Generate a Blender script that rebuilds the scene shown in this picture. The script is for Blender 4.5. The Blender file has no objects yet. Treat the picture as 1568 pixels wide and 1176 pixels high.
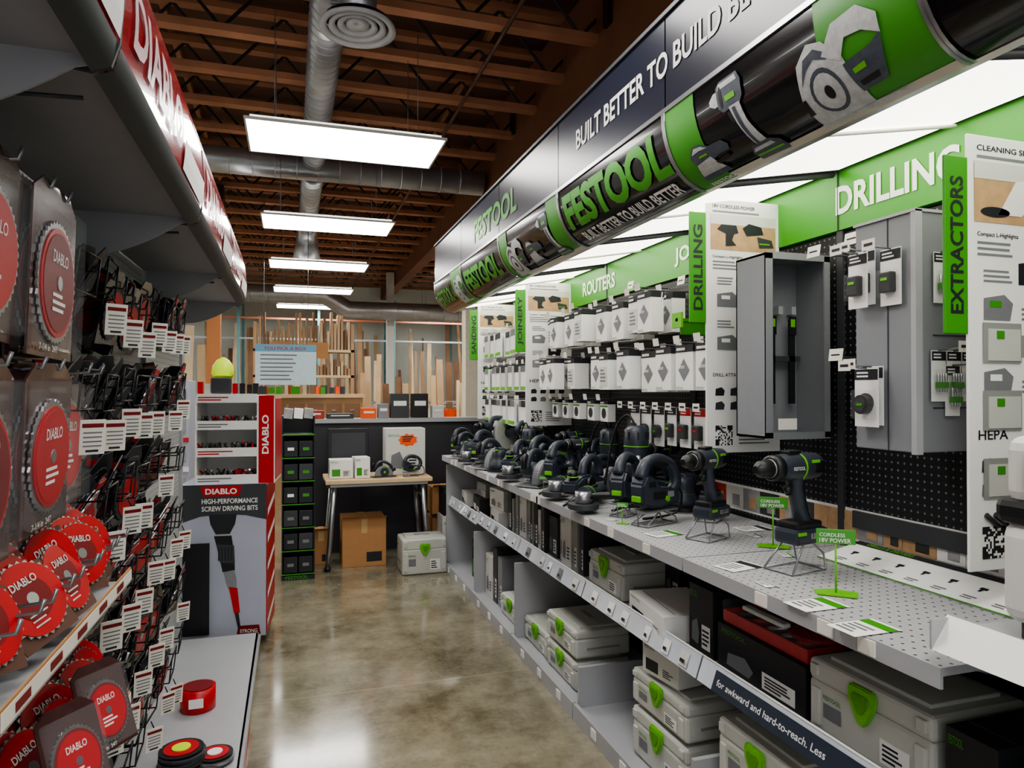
import bpy, bmesh, math, random
from mathutils import Vector, Matrix, Euler
random.seed(7)
R=random.random
def U(a,b): return a+(b-a)*random.random()
scene=bpy.context.scene
COL=scene.collection
# ---------------------------------------------------------------- materials
def lin(c):
    return tuple(((v/255)/12.92 if v/255<=0.04045 else ((v/255+0.055)/1.055)**2.4) for v in c)+(1.0,)
MATS={}
def mat(name,rgb,rough=0.5,metal=0.0,emit=0.0,var=0.12,scale=18.0,trans=0.0,alpha=1.0,coat=0.0):
    if name in MATS: return MATS[name]
    m=bpy.data.materials.new(name); m.use_nodes=True
    nt=m.node_tree; b=nt.nodes['Principled BSDF']
    c=lin(rgb)
    tc=nt.nodes.new('ShaderNodeTexCoord'); nz=nt.nodes.new('ShaderNodeTexNoise')
    nz.inputs['Scale'].default_value=scale; nz.inputs['Detail'].default_value=4
    nt.links.new(tc.outputs['Object'],nz.inputs['Vector'])
    mx=nt.nodes.new('ShaderNodeMix'); mx.data_type='RGBA'
    mx.inputs[6].default_value=tuple(v*(1-var) for v in c[:3])+(1,)
    mx.inputs[7].default_value=tuple(min(1,v*(1+var)) for v in c[:3])+(1,)
    nt.links.new(nz.outputs['Fac'],mx.inputs[0])
    nt.links.new(mx.outputs[2],b.inputs['Base Color'])
    b.inputs['Roughness'].default_value=rough
    b.inputs['Metallic'].default_value=metal
    b.inputs['Transmission Weight'].default_value=trans
    b.inputs['Alpha'].default_value=alpha
    b.inputs['Coat Weight'].default_value=coat
    if emit>0:
        b.inputs['Emission Color'].default_value=c
        b.inputs['Emission Strength'].default_value=emit
    MATS[name]=m; return m
def pegmat(name,base,dot,axes,pitch=0.0254,rad=0.13,rough=0.45,metal=0.0):
    m=bpy.data.materials.new(name); m.use_nodes=True
    nt=m.node_tree; b=nt.nodes['Principled BSDF']
    tc=nt.nodes.new('ShaderNodeTexCoord'); sp=nt.nodes.new('ShaderNodeSeparateXYZ')
    nt.links.new(tc.outputs['Object'],sp.inputs[0])
    def mt(op,a,bv=None):
        n=nt.nodes.new('ShaderNodeMath'); n.operation=op
        if isinstance(a,(int,float)): n.inputs[0].default_value=a
        else: nt.links.new(a,n.inputs[0])
        if bv is not None:
            if isinstance(bv,(int,float)): n.inputs[1].default_value=bv
            else: nt.links.new(bv,n.inputs[1])
        return n.outputs[0]
    sq=[]
    for a in axes:
        f=mt('SUBTRACT',mt('FRACT',mt('ADD',mt('DIVIDE',sp.outputs[a],pitch),100.0)),0.5)
        sq.append(mt('MULTIPLY',f,f))
    d=mt('LESS_THAN',mt('ADD',sq[0],sq[1]),rad*rad)
    mx=nt.nodes.new('ShaderNodeMix'); mx.data_type='RGBA'
    mx.inputs[6].default_value=lin(base); mx.inputs[7].default_value=lin(dot)
    nt.links.new(d,mx.inputs[0]); nt.links.new(mx.outputs[2],b.inputs['Base Color'])
    b.inputs['Roughness'].default_value=rough; b.inputs['Metallic'].default_value=metal
    MATS[name]=m; return m
GREEN=mat('festive_green',(62,142,34),0.4,var=0.04)
GREENB=mat('bright_green',(104,182,34),0.35,var=0.05)
BLACK=mat('black_plastic',(26,27,30),0.4)
BANNER=mat('banner_black',(12,13,16),0.2,coat=0.3,var=0.05)
NAVY=mat('navy_fascia',(28,31,46),0.3,var=0.05)
TOOL=mat('tool_blue_black',(50,56,66),0.38,var=0.12)
RUB=mat('rubber',(22,22,24),0.6)
WHITE=mat('white_card',(232,232,229),0.5,var=0.03)
OFFW=mat('off_white',(206,206,200),0.5,var=0.04)
SYS=mat('case_grey',(190,192,184),0.45,var=0.04)
SYSD=mat('case_grey_dark',(140,143,138),0.5,var=0.05)
LG=mat('light_grey_metal',(170,172,175),0.4,0.1,var=0.04)
MG=mat('mid_grey_metal',(134,137,141),0.45,0.1,var=0.05)
DG=mat('dark_grey',(58,60,64),0.5,var=0.06)
UND=mat('shelf_underside',(150,149,153),0.5,0.0,var=0.06)
RED=mat('red_print',(184,14,28),0.35,var=0.06)
REDG=mat('red_fascia',(176,16,34),0.22,coat=0.6,var=0.05)
DRED=mat('dark_red',(120,16,24),0.45)
STEEL=mat('steel',(170,172,175),0.3,0.85,var=0.1)
WIRE=mat('wire_chrome',(140,142,145),0.3,0.7)
BWIRE=mat('black_wire',(20,20,22),0.4,0.3)
GALV=mat('galvanised',(180,182,186),0.34,0.7,var=0.2,scale=8)
CLEAR=mat('clear_plastic',(215,218,220),0.08,alpha=0.05,var=0.0)
TAG=mat('price_tag',(228,224,214),0.5,var=0.02)
TXTD=mat('text_dark',(34,36,40),0.5)
TXTG=mat('text_grey',(118,120,123),0.5)
CARD=mat('cardboard',(176,130,86),0.8,var=0.1)
ORANGE=mat('orange_sticker',(250,92,24),0.5)
YEL=mat('yellow_lime',(205,235,40),0.5)
SKINP=mat('photo_tan',(184,150,112),0.5,var=0.3,scale=30)
PHB=mat('photo_grey',(150,150,150),0.5,var=0.5,scale=20)
PHR=mat('photo_red',(165,60,45),0.5,var=0.4,scale=30)
JOIST=mat('joist_wood',(162,112,82),0.75,var=0.35,scale=5)
DECK=mat('roof_deck_wood',(98,66,50),0.85,var=0.35,scale=2)
BEAM=mat('beam_wood',(118,76,54),0.75,var=0.25,scale=3)
WEB=mat('web_steel',(48,43,42),0.5,0.3)
WOODS=[mat('wood_%d'%i,c,0.7,var=0.25,scale=4) for i,c in enumerate([(204,176,138),(168,134,98),(220,198,164),(128,96,70),(190,158,122),(150,124,98)])]
PLY=mat('plywood_bench',(205,178,138),0.6,var=0.12)
LAMP=mat('lamp_diffuser',(255,252,248),0.5,emit=13.0,var=0.0)
SOFF=mat('canopy_diffuser',(255,250,238),0.5,emit=3.0,var=0.0)
PEGB=pegmat('pegboard_black',(19,20,23),(112,114,120),(1,2),rad=0.15)
PEGW=pegmat('pegboard_grey',(176,177,177),(60,60,62),(1,2),rad=0.16)
PEGS=pegmat('shelf_perforated',(172,173,175),(60,60,62),(0,1),pitch=0.03,rad=0.13,metal=0.1)
def floormat():
    m=bpy.data.materials.new('polished_concrete'); m.use_nodes=True
    nt=m.node_tree; b=nt.nodes['Principled BSDF']; L=nt.links.new
    tc=nt.nodes.new('ShaderNodeTexCoord')
    n1=nt.nodes.new('ShaderNodeTexNoise'); n1.inputs['Scale'].default_value=1.9; n1.inputs['Detail'].default_value=11; n1.inputs['Roughness'].default_value=0.74
    n2=nt.nodes.new('ShaderNodeTexNoise'); n2.inputs['Scale'].default_value=42; n2.inputs['Detail'].default_value=5
    L(tc.outputs['Object'],n1.inputs['Vector']); L(tc.outputs['Object'],n2.inputs['Vector'])
    r=nt.nodes.new('ShaderNodeValToRGB'); e=r.color_ramp
    e.elements[0].position=0.36; e.elements[0].color=lin((104,97,77))
    e.elements[1].position=0.64; e.elements[1].color=lin((164,157,135))
    L(n1.outputs['Fac'],r.inputs[0])
    mx=nt.nodes.new('ShaderNodeMix'); mx.data_type='RGBA'; mx.blend_type='MULTIPLY'; mx.inputs[0].default_value=0.25
    L(r.outputs[0],mx.inputs[6]); L(n2.outputs['Fac'],mx.inputs[7])
    g=nt.nodes.new('ShaderNodeMix'); g.data_type='RGBA'
    sp=nt.nodes.new('ShaderNodeSeparateXYZ'); L(tc.outputs['Object'],sp.inputs[0])
    def mt(op,a,bv):
        n=nt.nodes.new('ShaderNodeMath'); n.operation=op
        for i,q in enumerate((a,bv)):
            if isinstance(q,(int,float)): n.inputs[i].default_value=q
            else: L(q,n.inputs[i])
        return n.outputs[0]
    fy=mt('ABSOLUTE',mt('SUBTRACT',mt('FRACT',mt('DIVIDE',mt('ADD',sp.outputs[1],3.7*10.5-3.66),3.7),0),0.5),0)
    ln=mt('LESS_THAN',fy,0.0011)
    L(ln,g.inputs[0]); L(mx.outputs[2],g.inputs[6]); g.inputs[7].default_value=lin((150,144,124))
    L(g.outputs[2],b.inputs['Base Color'])
    mr=nt.nodes.new('ShaderNodeMapRange'); mr.inputs[3].default_value=0.08; mr.inputs[4].default_value=0.24
    L(n1.outputs['Fac'],mr.inputs[0]); L(mr.outputs[0],b.inputs['Roughness'])
    b.inputs['Coat Weight'].default_value=0.6; b.inputs['Coat Roughness'].default_value=0.1
    return m
FLOOR=floormat()
# ---------------------------------------------------------------- builder
TXC={}
def text_mesh(s,bold=0.012):
    k=(s,bold)
    if k in TXC: return TXC[k]
    cu=bpy.data.curves.new('t','FONT'); cu.body=s; cu.resolution_u=3; cu.offset=bold
    ob=bpy.data.objects.new('t',cu); COL.objects.link(ob)
    bpy.context.view_layer.update()
    dg=bpy.context.evaluated_depsgraph_get()
    me=bpy.data.meshes.new_from_object(ob.evaluated_get(dg))
    bpy.data.objects.remove(ob); bpy.data.curves.remove(cu)
    vs=[v.co.copy() for v in me.vertices]; fs=[tuple(p.vertices) for p in me.polygons]
    bpy.data.meshes.remove(me)
    x0=min(v.x for v in vs); x1=max(v.x for v in vs); y0=min(v.y for v in vs); y1=max(v.y for v in vs)
    vs=[((v.x-x0)/(x1-x0),(v.y-y0)/(y1-y0)) for v in vs]
    TXC[k]=(vs,fs); return TXC[k]
class B:
    def __init__(s): s.v=[];s.f=[];s.mi=[];s.sm=[];s.mats=[];s.M=Matrix.Identity(4)
    def m(s,mt):
        if mt not in s.mats: s.mats.append(mt)
        return s.mats.index(mt)
    def add(s,vs,fs,mt,smooth=False,M=None):
        T=s.M@M if M is not None else s.M
        o=len(s.v); s.v.extend([tuple(T@Vector(v)) for v in vs]); k=s.m(mt)
        for i,f in enumerate(fs):
            s.f.append(tuple(o+j for j in f)); s.mi.append(k)
            s.sm.append(smooth if isinstance(smooth,bool) else smooth[i])
    def bm(s,b,mt,smooth=False,M=None):
        b.verts.index_update()
        s.add([v.co for v in b.verts],[[v.index for v in f.verts] for f in b.faces],mt,smooth,M); b.free()
    def box(s,c,d,mt,rot=None,bev=0,seg=2):
        M=Matrix.Translation(c)
        if rot: M=M@Euler(rot).to_matrix().to_4x4()
        x,y,z=d[0]/2,d[1]/2,d[2]/2
        if bev<=0:
            vs=[(-x,-y,-z),(x,-y,-z),(x,y,-z),(-x,y,-z),(-x,-y,z),(x,-y,z),(x,y,z),(-x,y,z)]
            s.add(vs,[(0,3,2,1),(4,5,6,7),(0,1,5,4),(1,2,6,5),(2,3,7,6),(3,0,4,7)],mt,False,M)
        else:
            b=bmesh.new(); bmesh.ops.create_cube(b,size=1)
            for v in b.verts: v.co=Vector((v.co.x*d[0],v.co.y*d[1],v.co.z*d[2]))
            bmesh.ops.bevel(b,geom=b.edges[:],offset=bev,segments=seg,affect='EDGES',profile=0.5)
            s.bm(b,mt,False,M)
    def bx(s,x0,x1,y0,y1,z0,z1,mt,bev=0):
        s.box(((x0+x1)/2,(y0+y1)/2,(z0+z1)/2),(abs(x1-x0),abs(y1-y0),abs(z1-z0)),mt,None,bev)
    def tube(s,pts,r,mt,seg=8,flat=1.0,caps=True,up=None):
        pts=[Vector(p) for p in pts]; n=len(pts)
        rr=r if isinstance(r,(list,tuple)) else [r]*n
        t0=(pts[1]-pts[0]).normalized()
        a=Vector(up) if up else (Vector((0,0,1)) if abs(t0.z)<0.9 else Vector((0,1,0)))
        u=(a-t0*a.dot(t0)).normalized(); vs=[];fs=[];sm=[]
        for i,p in enumerate(pts):
            if i==0: t=t0
            elif i==n-1: t=(pts[i]-pts[i-1]).normalized()
            else: t=((pts[i]-pts[i-1]).normalized()+(pts[i+1]-pts[i]).normalized()).normalized()
            u=(u-t*u.dot(t)).normalized(); w=t.cross(u)
            for k in range(seg):
                an=2*math.pi*k/seg
                vs.append(p+u*math.cos(an)*rr[i]+w*math.sin(an)*rr[i]*flat)
        for i in range(n-1):
            for k in range(seg):
                k2=(k+1)%seg
                fs.append((i*seg+k,i*seg+k2,(i+1)*seg+k2,(i+1)*seg+k)); sm.append(True)
        if caps:
            fs.append(tuple(reversed(range(seg)))); sm.append(False)
            fs.append(tuple(range((n-1)*seg,n*seg))); sm.append(False)
        s.add(vs,fs,mt,sm)
    def ctube(s,pts,r,mt,seg=12,sub=4,flat=1.0):
        P=[Vector(p) for p in pts]; n=len(P); rr=r if isinstance(r,(list,tuple)) else [r]*n
        op=[];orr=[]
        for i in range(n-1):
            p0=P[max(i-1,0)];p1=P[i];p2=P[i+1];p3=P[min(i+2,n-1)]
            for k in range(sub):
                t=k/sub
                op.append(0.5*((2*p1)+(p2-p0)*t+(2*p0-5*p1+4*p2-p3)*t*t+(3*p1-p0-3*p2+p3)*t**3))
                e=t*t*(3-2*t); orr.append(rr[i]*(1-e)+rr[i+1]*e)
        op.append(P[-1]); orr.append(rr[-1])
        s.tube(op,orr,mt,seg,flat)
    def cyl(s,p0,p1,r0,mt,r1=None,seg=16):
        s.tube([p0,p1],[r0,r0 if r1 is None else r1],mt,seg)
    def prof(s,pts,th,mt,c=0.0,bev=0,plane='xz',smooth=False):
        b=bmesh.new()
        def P(a,e,o):
            return {'xz':(a,o,e),'yz':(o,a,e),'xy':(a,e,o)}[plane]
        vs=[b.verts.new(P(a,e,c-th/2)) for a,e in pts]
        f=b.faces.new(vs)
        r=bmesh.ops.extrude_face_region(b,geom=[f])
        d=Vector(P(0,0,th))
        for v in r['geom']:
            if isinstance(v,bmesh.types.BMVert): v.co+=d
        bmesh.ops.recalc_face_normals(b,faces=b.faces[:])
        if bev>0:
            bmesh.ops.bevel(b,geom=b.edges[:],offset=bev,segments=2,affect='EDGES',clamp_overlap=True)
        s.bm(b,mt,smooth)
    def sph(s,c,r,mt,seg=16,rings=10):
        b=bmesh.new(); bmesh.ops.create_uvsphere(b,u_segments=seg,v_segments=rings,radius=1)
        if isinstance(r,(int,float)): r=(r,r,r)
        s.bm(b,mt,True,Matrix.Translation(c)@Matrix.Diagonal((r[0],r[1],r[2],1)))
    def disc(s,c,ax,r,th,mt,seg=32,teeth=0,tr=0.004):
        c=Vector(c); ax=Vector(ax).normalized(); a=Vector((0,0,1)) if abs(ax.z)<.9 else Vector((1,0,0))
        u=(a-ax*a.dot(ax)).normalized(); w=ax.cross(u)
        n=seg*2 if teeth else seg; vs=[]
        for e in (-.5,.5):
            for k in range(n):
                an=2*math.pi*k/n; q=r-(tr if teeth and k%2 else 0)
                vs.append(c+ax*th*e+u*math.cos(an)*q+w*math.sin(an)*q)
        fs=[tuple(reversed(range(n))),tuple(range(n,2*n))]+[(k,(k+1)%n,n+(k+1)%n,n+k) for k in range(n)]
        s.add(vs,fs,mt)
    def text(s,t,mp,w,h,mt,bold=0.012,cuts=None):
        vs,fs=text_mesh(t,bold)
        if cuts:
            b=bmesh.new(); bv=[b.verts.new((x*w,y*h,0)) for x,y in vs]
            for f in fs:
                try: b.faces.new([bv[i] for i in f])
                except Exception: pass
            for k in range(1,cuts):
                bmesh.ops.bisect_plane(b,geom=b.verts[:]+b.edges[:]+b.faces[:],plane_co=(0,h*k/cuts,0),plane_no=(0,1,0))
            b.verts.index_update()
            s.add([mp(v.co.x,v.co.y) for v in b.verts],[[v.index for v in f.verts] for f in b.faces],mt); b.free()
        else: s.add([mp(x*w,y*h) for x,y in vs],fs,mt)
    def poly(s,pts,mp,mt,cuts=0,h=1.0):
        b=bmesh.new(); b.faces.new([b.verts.new((x,y,0)) for x,y in pts])
        if cuts:
            bmesh.ops.triangulate(b,faces=b.faces[:])
            ys=[p[1] for p in pts]; a,e=min(ys),max(ys)
            for k in range(1,cuts):
                bmesh.ops.bisect_plane(b,geom=b.verts[:]+b.edges[:]+b.faces[:],plane_co=(0,a+(e-a)*k/cuts,0),plane_no=(0,1,0))
        b.verts.index_update()
        s.add([mp(v.co.x,v.co.y) for v in b.verts],[[v.index for v in f.verts] for f in b.faces],mt); b.free()
    def rect(s,u0,v0,u1,v1,mp,mt): s.add([mp(u0,v0),mp(u1,v0),mp(u1,v1),mp(u0,v1)],[(0,1,2,3)],mt)
    def lines(s,u0,v0,u1,v1,mp,mt,n=4,fill=0.5):
        for i in range(n):
            a=v0+(v1-v0)*(i+0.25)/n; s.rect(u0,a,u0+(u1-u0)*U(.6,1),a+(v1-v0)/n*fill,mp,mt)
    def qr(s,u,v,sz,mp,n=11):
        s.rect(u,v,u+sz,v+sz,mp,WHITE)
        q=sz/n
        for i in range(n):
            for j in range(n):
                cor=(i<3 or i>=n-3) and (j<3 or j>=n-3) and not(i>=n-3 and j<3)
                if cor or R()<.45:
                    s.rect(u+i*q,v+j*q,u+i*q+q,v+j*q+q,lambda a,b_:mp(a,b_)+s.eps,TXTD)
    eps=Vector((0,-.0006,0))
    def mesh(s,name):
        me=bpy.data.meshes.new(name); me.from_pydata(s.v,[],s.f)
        for m_ in s.mats: me.materials.append(m_)
        me.polygons.foreach_set('material_index',s.mi); me.polygons.foreach_set('use_smooth',s.sm)
        me.update(); return me
    def obj(s,name,loc=(0,0,0),rz=0,sc=1,parent=None):
        return inst(name,s.mesh(name),loc,rz,sc,parent)
def inst(name,me,loc=(0,0,0),rz=0,sc=1,parent=None,rot=None):
    o=bpy.data.objects.new(name,me); COL.objects.link(o)
    o.location=loc; o.rotation_euler=rot if rot else (0,0,rz)
    o.scale=(sc,)*3 if isinstance(sc,(int,float)) else sc
    if parent: o.parent=parent
    return o
def empty(name,loc=(0,0,0)):
    o=bpy.data.objects.new(name,None); COL.objects.link(o); o.location=loc; return o
V=Vector
AR=-math.pi/2
# ---------------------------------------------------------------- room shell
b=B(); b.bx(-5,4.2,-3,16.2,-0.1,0,FLOOR); b.obj('floor')
b=B(); b.bx(-5,4.2,-3,16.2,4.46,4.52,DECK)
for k in range(8):
    x=-4.6+k*1.22; b.bx(x,x+.04,-3,16,4.40,4.46,JOIST)
b.obj('ceiling')
WALLM=mat('painted_wall',(216,222,216),0.7,var=0.05,scale=1.5)
b=B(); b.bx(-5,4.2,16,16.2,0,4.5,WALLM); b.obj('wall_back')
b=B(); b.bx(-5.2,-5,-3,16.2,0,4.5,WALLM); b.obj('wall_left')
b=B(); b.bx(4.2,4.4,-3,16.2,0,4.5,mat('wall_tan',(170,158,140),0.7)); b.obj('wall_right')
b=B(); y=1.2
while y<15.9:
    for z,h in ((3.88,.04),(4.34,.04)):
        b.bx(-5,4.2,y-.045,y+.045,z,z+h+.01,JOIST)
    x=-5.0
    while x<4.0:
        b.tube([(x,y,3.92),(x+.38,y,4.35)],.012,WEB,5,caps=False)
        b.tube([(x+.38,y,4.35),(x+.76,y,3.92)],.012,WEB,5,caps=False)
        x+=.76
    y+=.61
b.obj('ceiling_joists')
b=B()
b.bx(1.95,2.12,-3,16,3.62,4.33,BEAM)
for y in range(0,16,2): b.bx(1.92,2.15,y,y+.08,3.9,4.1,WEB)
b.obj('ceiling_beam')
b=B(); b.bx(-3.6,-3.45,-3,16,3.62,4.33,BEAM); b.obj('ceiling_beam')
PD=mat('pipe_dark',(90,62,50),.5,.2)
b=B(); b.tube([(-1.2,1,3.855),(-1.2,15.9,3.855)],.02,PD,8); b.obj('sprinkler_pipe')
b=B(); b.tube([(1.3,1,3.855),(1.3,15.9,3.855)],.014,PD,8); b.obj('sprinkler_pipe')
def panel(x0,x1,yy):
    b=B()
    b.bx(x0,x1,yy,yy+.58,3.16,3.164,LAMP)
    b.bx(x0+.02,x1-.02,yy+.02,yy+.56,3.166,3.195,OFFW)
    for (a0,a1,c0,c1) in ((x0-.012,x0,yy-.012,yy+.592),(x1,x1+.012,yy-.012,yy+.592),(x0,x1,yy-.012,yy),(x0,x1,yy+.58,yy+.592)):
        b.bx(a0,a1,c0,c1,3.156,3.172,OFFW)
    for x in (x0+.16,x1-.16):
        for q in (.1,.5): b.tube([(x,yy+q,3.19),(x,yy+q,3.9)],.0025,WIRE,4)
    b.obj('ceiling_light_panel')
for yy in (-0.26,2.05,4.36,6.67,8.98,11.3,13.6): panel(-.26,.94,yy)  # panels behind the camera and at the far end added for illumination
for (x,yy) in ((3.0,11.3),(3.0,8.98),(-3.0,11.3),(-3.0,6.67),(-3.0,8.98),(3.0,13.6),(-3.0,13.6),(-2.6,2.05),(-2.6,4.36)): panel(x-.6,x+.6,yy)
def duct(b,pts,r,step=.13):
    b.tube(pts,r,GALV,20)
    for p,q in zip(pts[:-1],pts[1:]):
        p=V(p);q=V(q);L=(q-p).length;d=(q-p).normalized();t=step
        while t<L-.05:
            b.tube([p+d*(t-.006),p+d*(t+.006)],r+.004,GALV,20,caps=True); t+=step
b=B(); duct(b,[(.2,3.2,3.75),(.2,6.85,3.75)],.105,.09); b.obj('spiral_air_duct')
b=B(); duct(b,[(-4.95,7.0,3.72),(1.9,7.0,3.72)],.125,.2); b.obj('spiral_air_duct')
b=B(); duct(b,[(.2,7.15,3.72),(.2,9.6,3.72)],.11)
b.tube([(.2,9.5,3.75),(.2,9.75,3.72),(.2,9.85,3.55),(.2,9.85,3.25)],[.12,.13,.15,.2],GALV,20); b.obj('spiral_air_duct')
b=B(); duct(b,[(-4,13.2,3.3),(.6,13.2,3.3),(1.0,13.2,3.05),(4.1,13.2,3.05)],.17,.3); b.obj('spiral_air_duct')
b=B()
b.cyl((.33,3.72,3.50),(.33,3.72,3.68),.10,GALV,seg=24)
DF=mat('diffuser_grey',(195,197,200),.4)
for i,(r0,r1) in enumerate(((.20,.165),(.15,.12),(.105,.075),(.06,.0))):
    z=3.455+.008*i; n=36; vs=[];fs=[]
    prof_=[(r0,z),(r0-.004,z+.02),(r1,z+.035),(max(r1-.004,.001),z+.012)]
    for k in range(n):
        a=2*math.pi*k/n
        for r,zz in prof_: vs.append((.33+r*math.cos(a),3.72+r*math.sin(a),zz))
    for k in range(n):
        for j in range(4):
            k2=(k+1)%n; fs.append((k*4+j,k2*4+j,k2*4+(j+1)%4,k*4+(j+1)%4))
    b.add(vs,fs,DF,True)
b.disc((.33,3.72,3.505),(0,0,1),.17,.004,BLACK,30)
b.obj('round_air_diffuser')
# ---------------------------------------------------------------- right canopy
seams=[0.1,1.08,2.06,3.04,4.02,5.0,5.98]
XC,XR,ZR=1.36,.165,.24
def CM(Y0,off=.003,v0=0,vs=1.0):
    def f(u,v):
        t=(1-(v0+v*vs))*math.pi/2
        x=XC-XR*math.cos(t); z=2.48-ZR*math.sin(t)
        n=V((-math.cos(t)/XR,0,-math.sin(t)/ZR)).normalized()
        return V((x,Y0-u,z))+n*off
    return f
def arc(b,y0,y1,mt,off=0,va=0,vb=1,n=10):
    f=CM(0,off); vs=[];fs=[]
    for k in range(n+1):
        v=va+(vb-va)*k/n; vs+= [f(-y0,v),f(-y1,v)]
    for k in range(n): fs.append((2*k,2*k+1,2*k+3,2*k+2))
    b.add(vs,fs,mt,True)
b=B()
for i in range(6):
    y0,y1=seams[i]+.004,seams[i+1]-.004
    b.bx(1.2,1.225,y0,y1,2.495,2.81,NAVY)
    arc(b,y0,y1,BANNER)
    b.add([(1.385,y0+.02,2.265),(1.385,y1-.02,2.265),(1.90,y1-.02,2.355),(1.90,y0+.02,2.355)],[(0,1,2,3)],SOFF)
    arc(b,y0-.006,y0+.006,STEEL,.006); arc(b,y1-.006,y1+.006,STEEL,.006)
    b.tube([(1.37,y0,2.255),(1.90,y0,2.345)],.012,DG,6)
    b.tube([(1.37,(y0+y1)/2,2.255),(1.90,(y0+y1)/2,2.345)],.006,OFFW,6)
b.bx(1.19,1.23,.1,5.98,2.81,2.825,DG); b.bx(1.188,1.225,.1,5.98,2.480,2.496,STEEL)
b.bx(1.355,1.385,.1,5.98,2.238,2.262,STEEL)
b.bx(1.23,1.98,.1,5.98,2.80,2.82,DG); b.bx(1.96,1.98,.1,5.98,2.36,2.80,DG)
capt=[(1.2,2.81),(1.2,2.48)]+[(XC-XR*math.cos(t*math.pi/16),2.48-ZR*math.sin(t*math.pi/16)) for t in range(9)]+[(1.93,2.36),(1.97,2.81)]
b.prof(capt,.012,BANNER,c=5.985); b.prof(capt,.012,BANNER,c=.095)
mpF=lambda Y0,z0:(lambda u,v:V((1.197,Y0-u,z0+v)))
b.text('BUILT BETTER TO BUILD BETTER',mpF(2.82,2.61),1.45,.088,OFFW,.022)
b.text('FESTOOL',mpF(4.62,2.56),.95,.15,GREEN,.03)
def P2(b,Y0,pts,mt,u0=0,v0=0,su=1,sv=1,off=.005,cuts=6):
    b.poly([(u0+x*su,v0+y*sv) for x,y in pts],CM(Y0,off),mt,cuts)
LGP=mat('print_light_grey',(185,188,188),.4,var=.35,scale=60)
DGP=mat('print_dark_grey',(74,82,92),.4,var=.45,scale=50)
TABP=mat('print_tabletop',(206,194,178),.4,var=.12)
def circ(cx,cy,rx,ry,n=18,a0=0,a1=2*math.pi): return [(cx+rx*math.cos(a0+(a1-a0)*k/n),cy+ry*math.sin(a0+(a1-a0)*k/n)) for k in range(n+(0 if abs(a1-a0-2*math.pi)<.01 else 1))]
def print_drill(b,Y0,u0,v0,su,sv):
    a=(u0,v0,su,sv)
    P2(b,Y0,[(-.25,.84),(-.1,.80),(0,.80),(0,.93),(-.1,.93),(-.25,.88)],LGP,*a,.005)
    P2(b,Y0,[(0,.77),(.12,.72),(.62,.72),(.74,.78),(.76,.92),(.66,1),(.12,1),(0,.96)],DGP,*a,.0055)
    P2(b,Y0,[(.05,.93),(.66,.93),(.62,.98),(.1,.98)],LGP,*a,.0062)
    P2(b,Y0,circ(.12,.86,.05,.10),BLACK,*a,.0065); P2(b,Y0,[(.25,.80),(.55,.80),(.55,.85),(.25,.85)],GREENB,*a,.0068)
    P2(b,Y0,[(.3,.74),(.62,.74),(.66,.55),(.82,.24),(.52,.22),(.40,.5)],LGP,*a,.006)
    P2(b,Y0,[(.38,.72),(.48,.72),(.56,.4),(.62,.26),(.54,.26),(.44,.5)],DGP,*a,.0068)
    P2(b,Y0,[(.22,.70),(.32,.70),(.36,.58),(.26,.60)],BLACK,*a,.0065)
    P2(b,Y0,[(.25,.02),(1.02,.0),(1.08,.08),(1.05,.2),(.85,.27),(.38,.27),(.25,.18)],DGP,*a,.0065)
    P2(b,Y0,[(.3,.1),(1.0,.09),(1.0,.12),(.3,.13)],GREENB,*a,.0072); P2(b,Y0,[(.3,.18),(.9,.18),(.85,.23),(.38,.23)],LGP,*a,.0072)
def print_saw(b,Y0,u0,v0,su,sv):
    a=(u0,v0,su,sv)
    P2(b,Y0,[(-.15,.02),(1.25,.0),(1.3,.08),(-.12,.11)],LGP,*a,.005,2)
    P2(b,Y0,[(-.08,.1),(-.06,.5),(.06,.82),(.3,.95),(.55,.9),(.78,.7),(.85,.4),(.8,.1)],LGP,*a,.0055,8)
    P2(b,Y0,circ(.38,.45,.26,.26,20),DGP,*a,.0062,6); P2(b,Y0,circ(.38,.45,.21,.21,20),LGP,*a,.0066,6); P2(b,Y0,circ(.4,.45,.07,.08),BLACK,*a,.007,4)
    P2(b,Y0,[(.05,.62),(.2,.84),(.4,.88),(.62,.78),(.55,.74),(.36,.8),(.2,.74)],DGP,*a,.0063)
    P2(b,Y0,[(.5,.78),(.75,.98),(1.15,1.0),(1.4,.86),(1.38,.7),(1.15,.80),(.9,.82),(.75,.66)],LGP,*a,.0065)
    P2(b,Y0,[(.75,.62),(1.2,.66),(1.38,.72),(1.30,.5),(1.2,.3),(.8,.28)],DGP,*a,.006); P2(b,Y0,[(.85,.54),(1.05,.56),(1.04,.50),(.85,.49)],GREENB,*a,.0068)
    P2(b,Y0,[(.85,.40),(1.15,.42),(1.12,.35),(.85,.34)],BLACK,*a,.0068); P2(b,Y0,[(-.1,.3),(.0,.3),(.0,.5),(-.05,.5)],BLACK,*a,.0065)
def print_sander(b,Y0,u0,v0,su,sv):
    a=(u0,v0,su,sv)
    P2(b,Y0,[(.05,.55),(.0,.75),(.2,.92),(.5,.9),(.75,.8),(1.2,.78),(1.35,.66),(1.3,.55),(.95,.56),(.6,.5)],DGP,*a,.005)
    P2(b,Y0,[(.1,.78),(.25,.88),(.5,.86),(.7,.78),(.4,.80)],LGP,*a,.006); P2(b,Y0,[(.3,.66),(.6,.66),(.6,.70),(.3,.70)],GREENB,*a,.0065)
    P2(b,Y0,[(-.02,.25),(.08,.55),(.65,.6),(.85,.25)],LGP,*a,.0055); P2(b,Y0,[(.7,.45),(1.2,.5),(1.2,.4),(.78,.35)],BLACK,*a,.006)
    P2(b,Y0,[(-.08,.1),(.9,.1),(.88,.25),(-.05,.25)],DGP,*a,.006,2)
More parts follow.
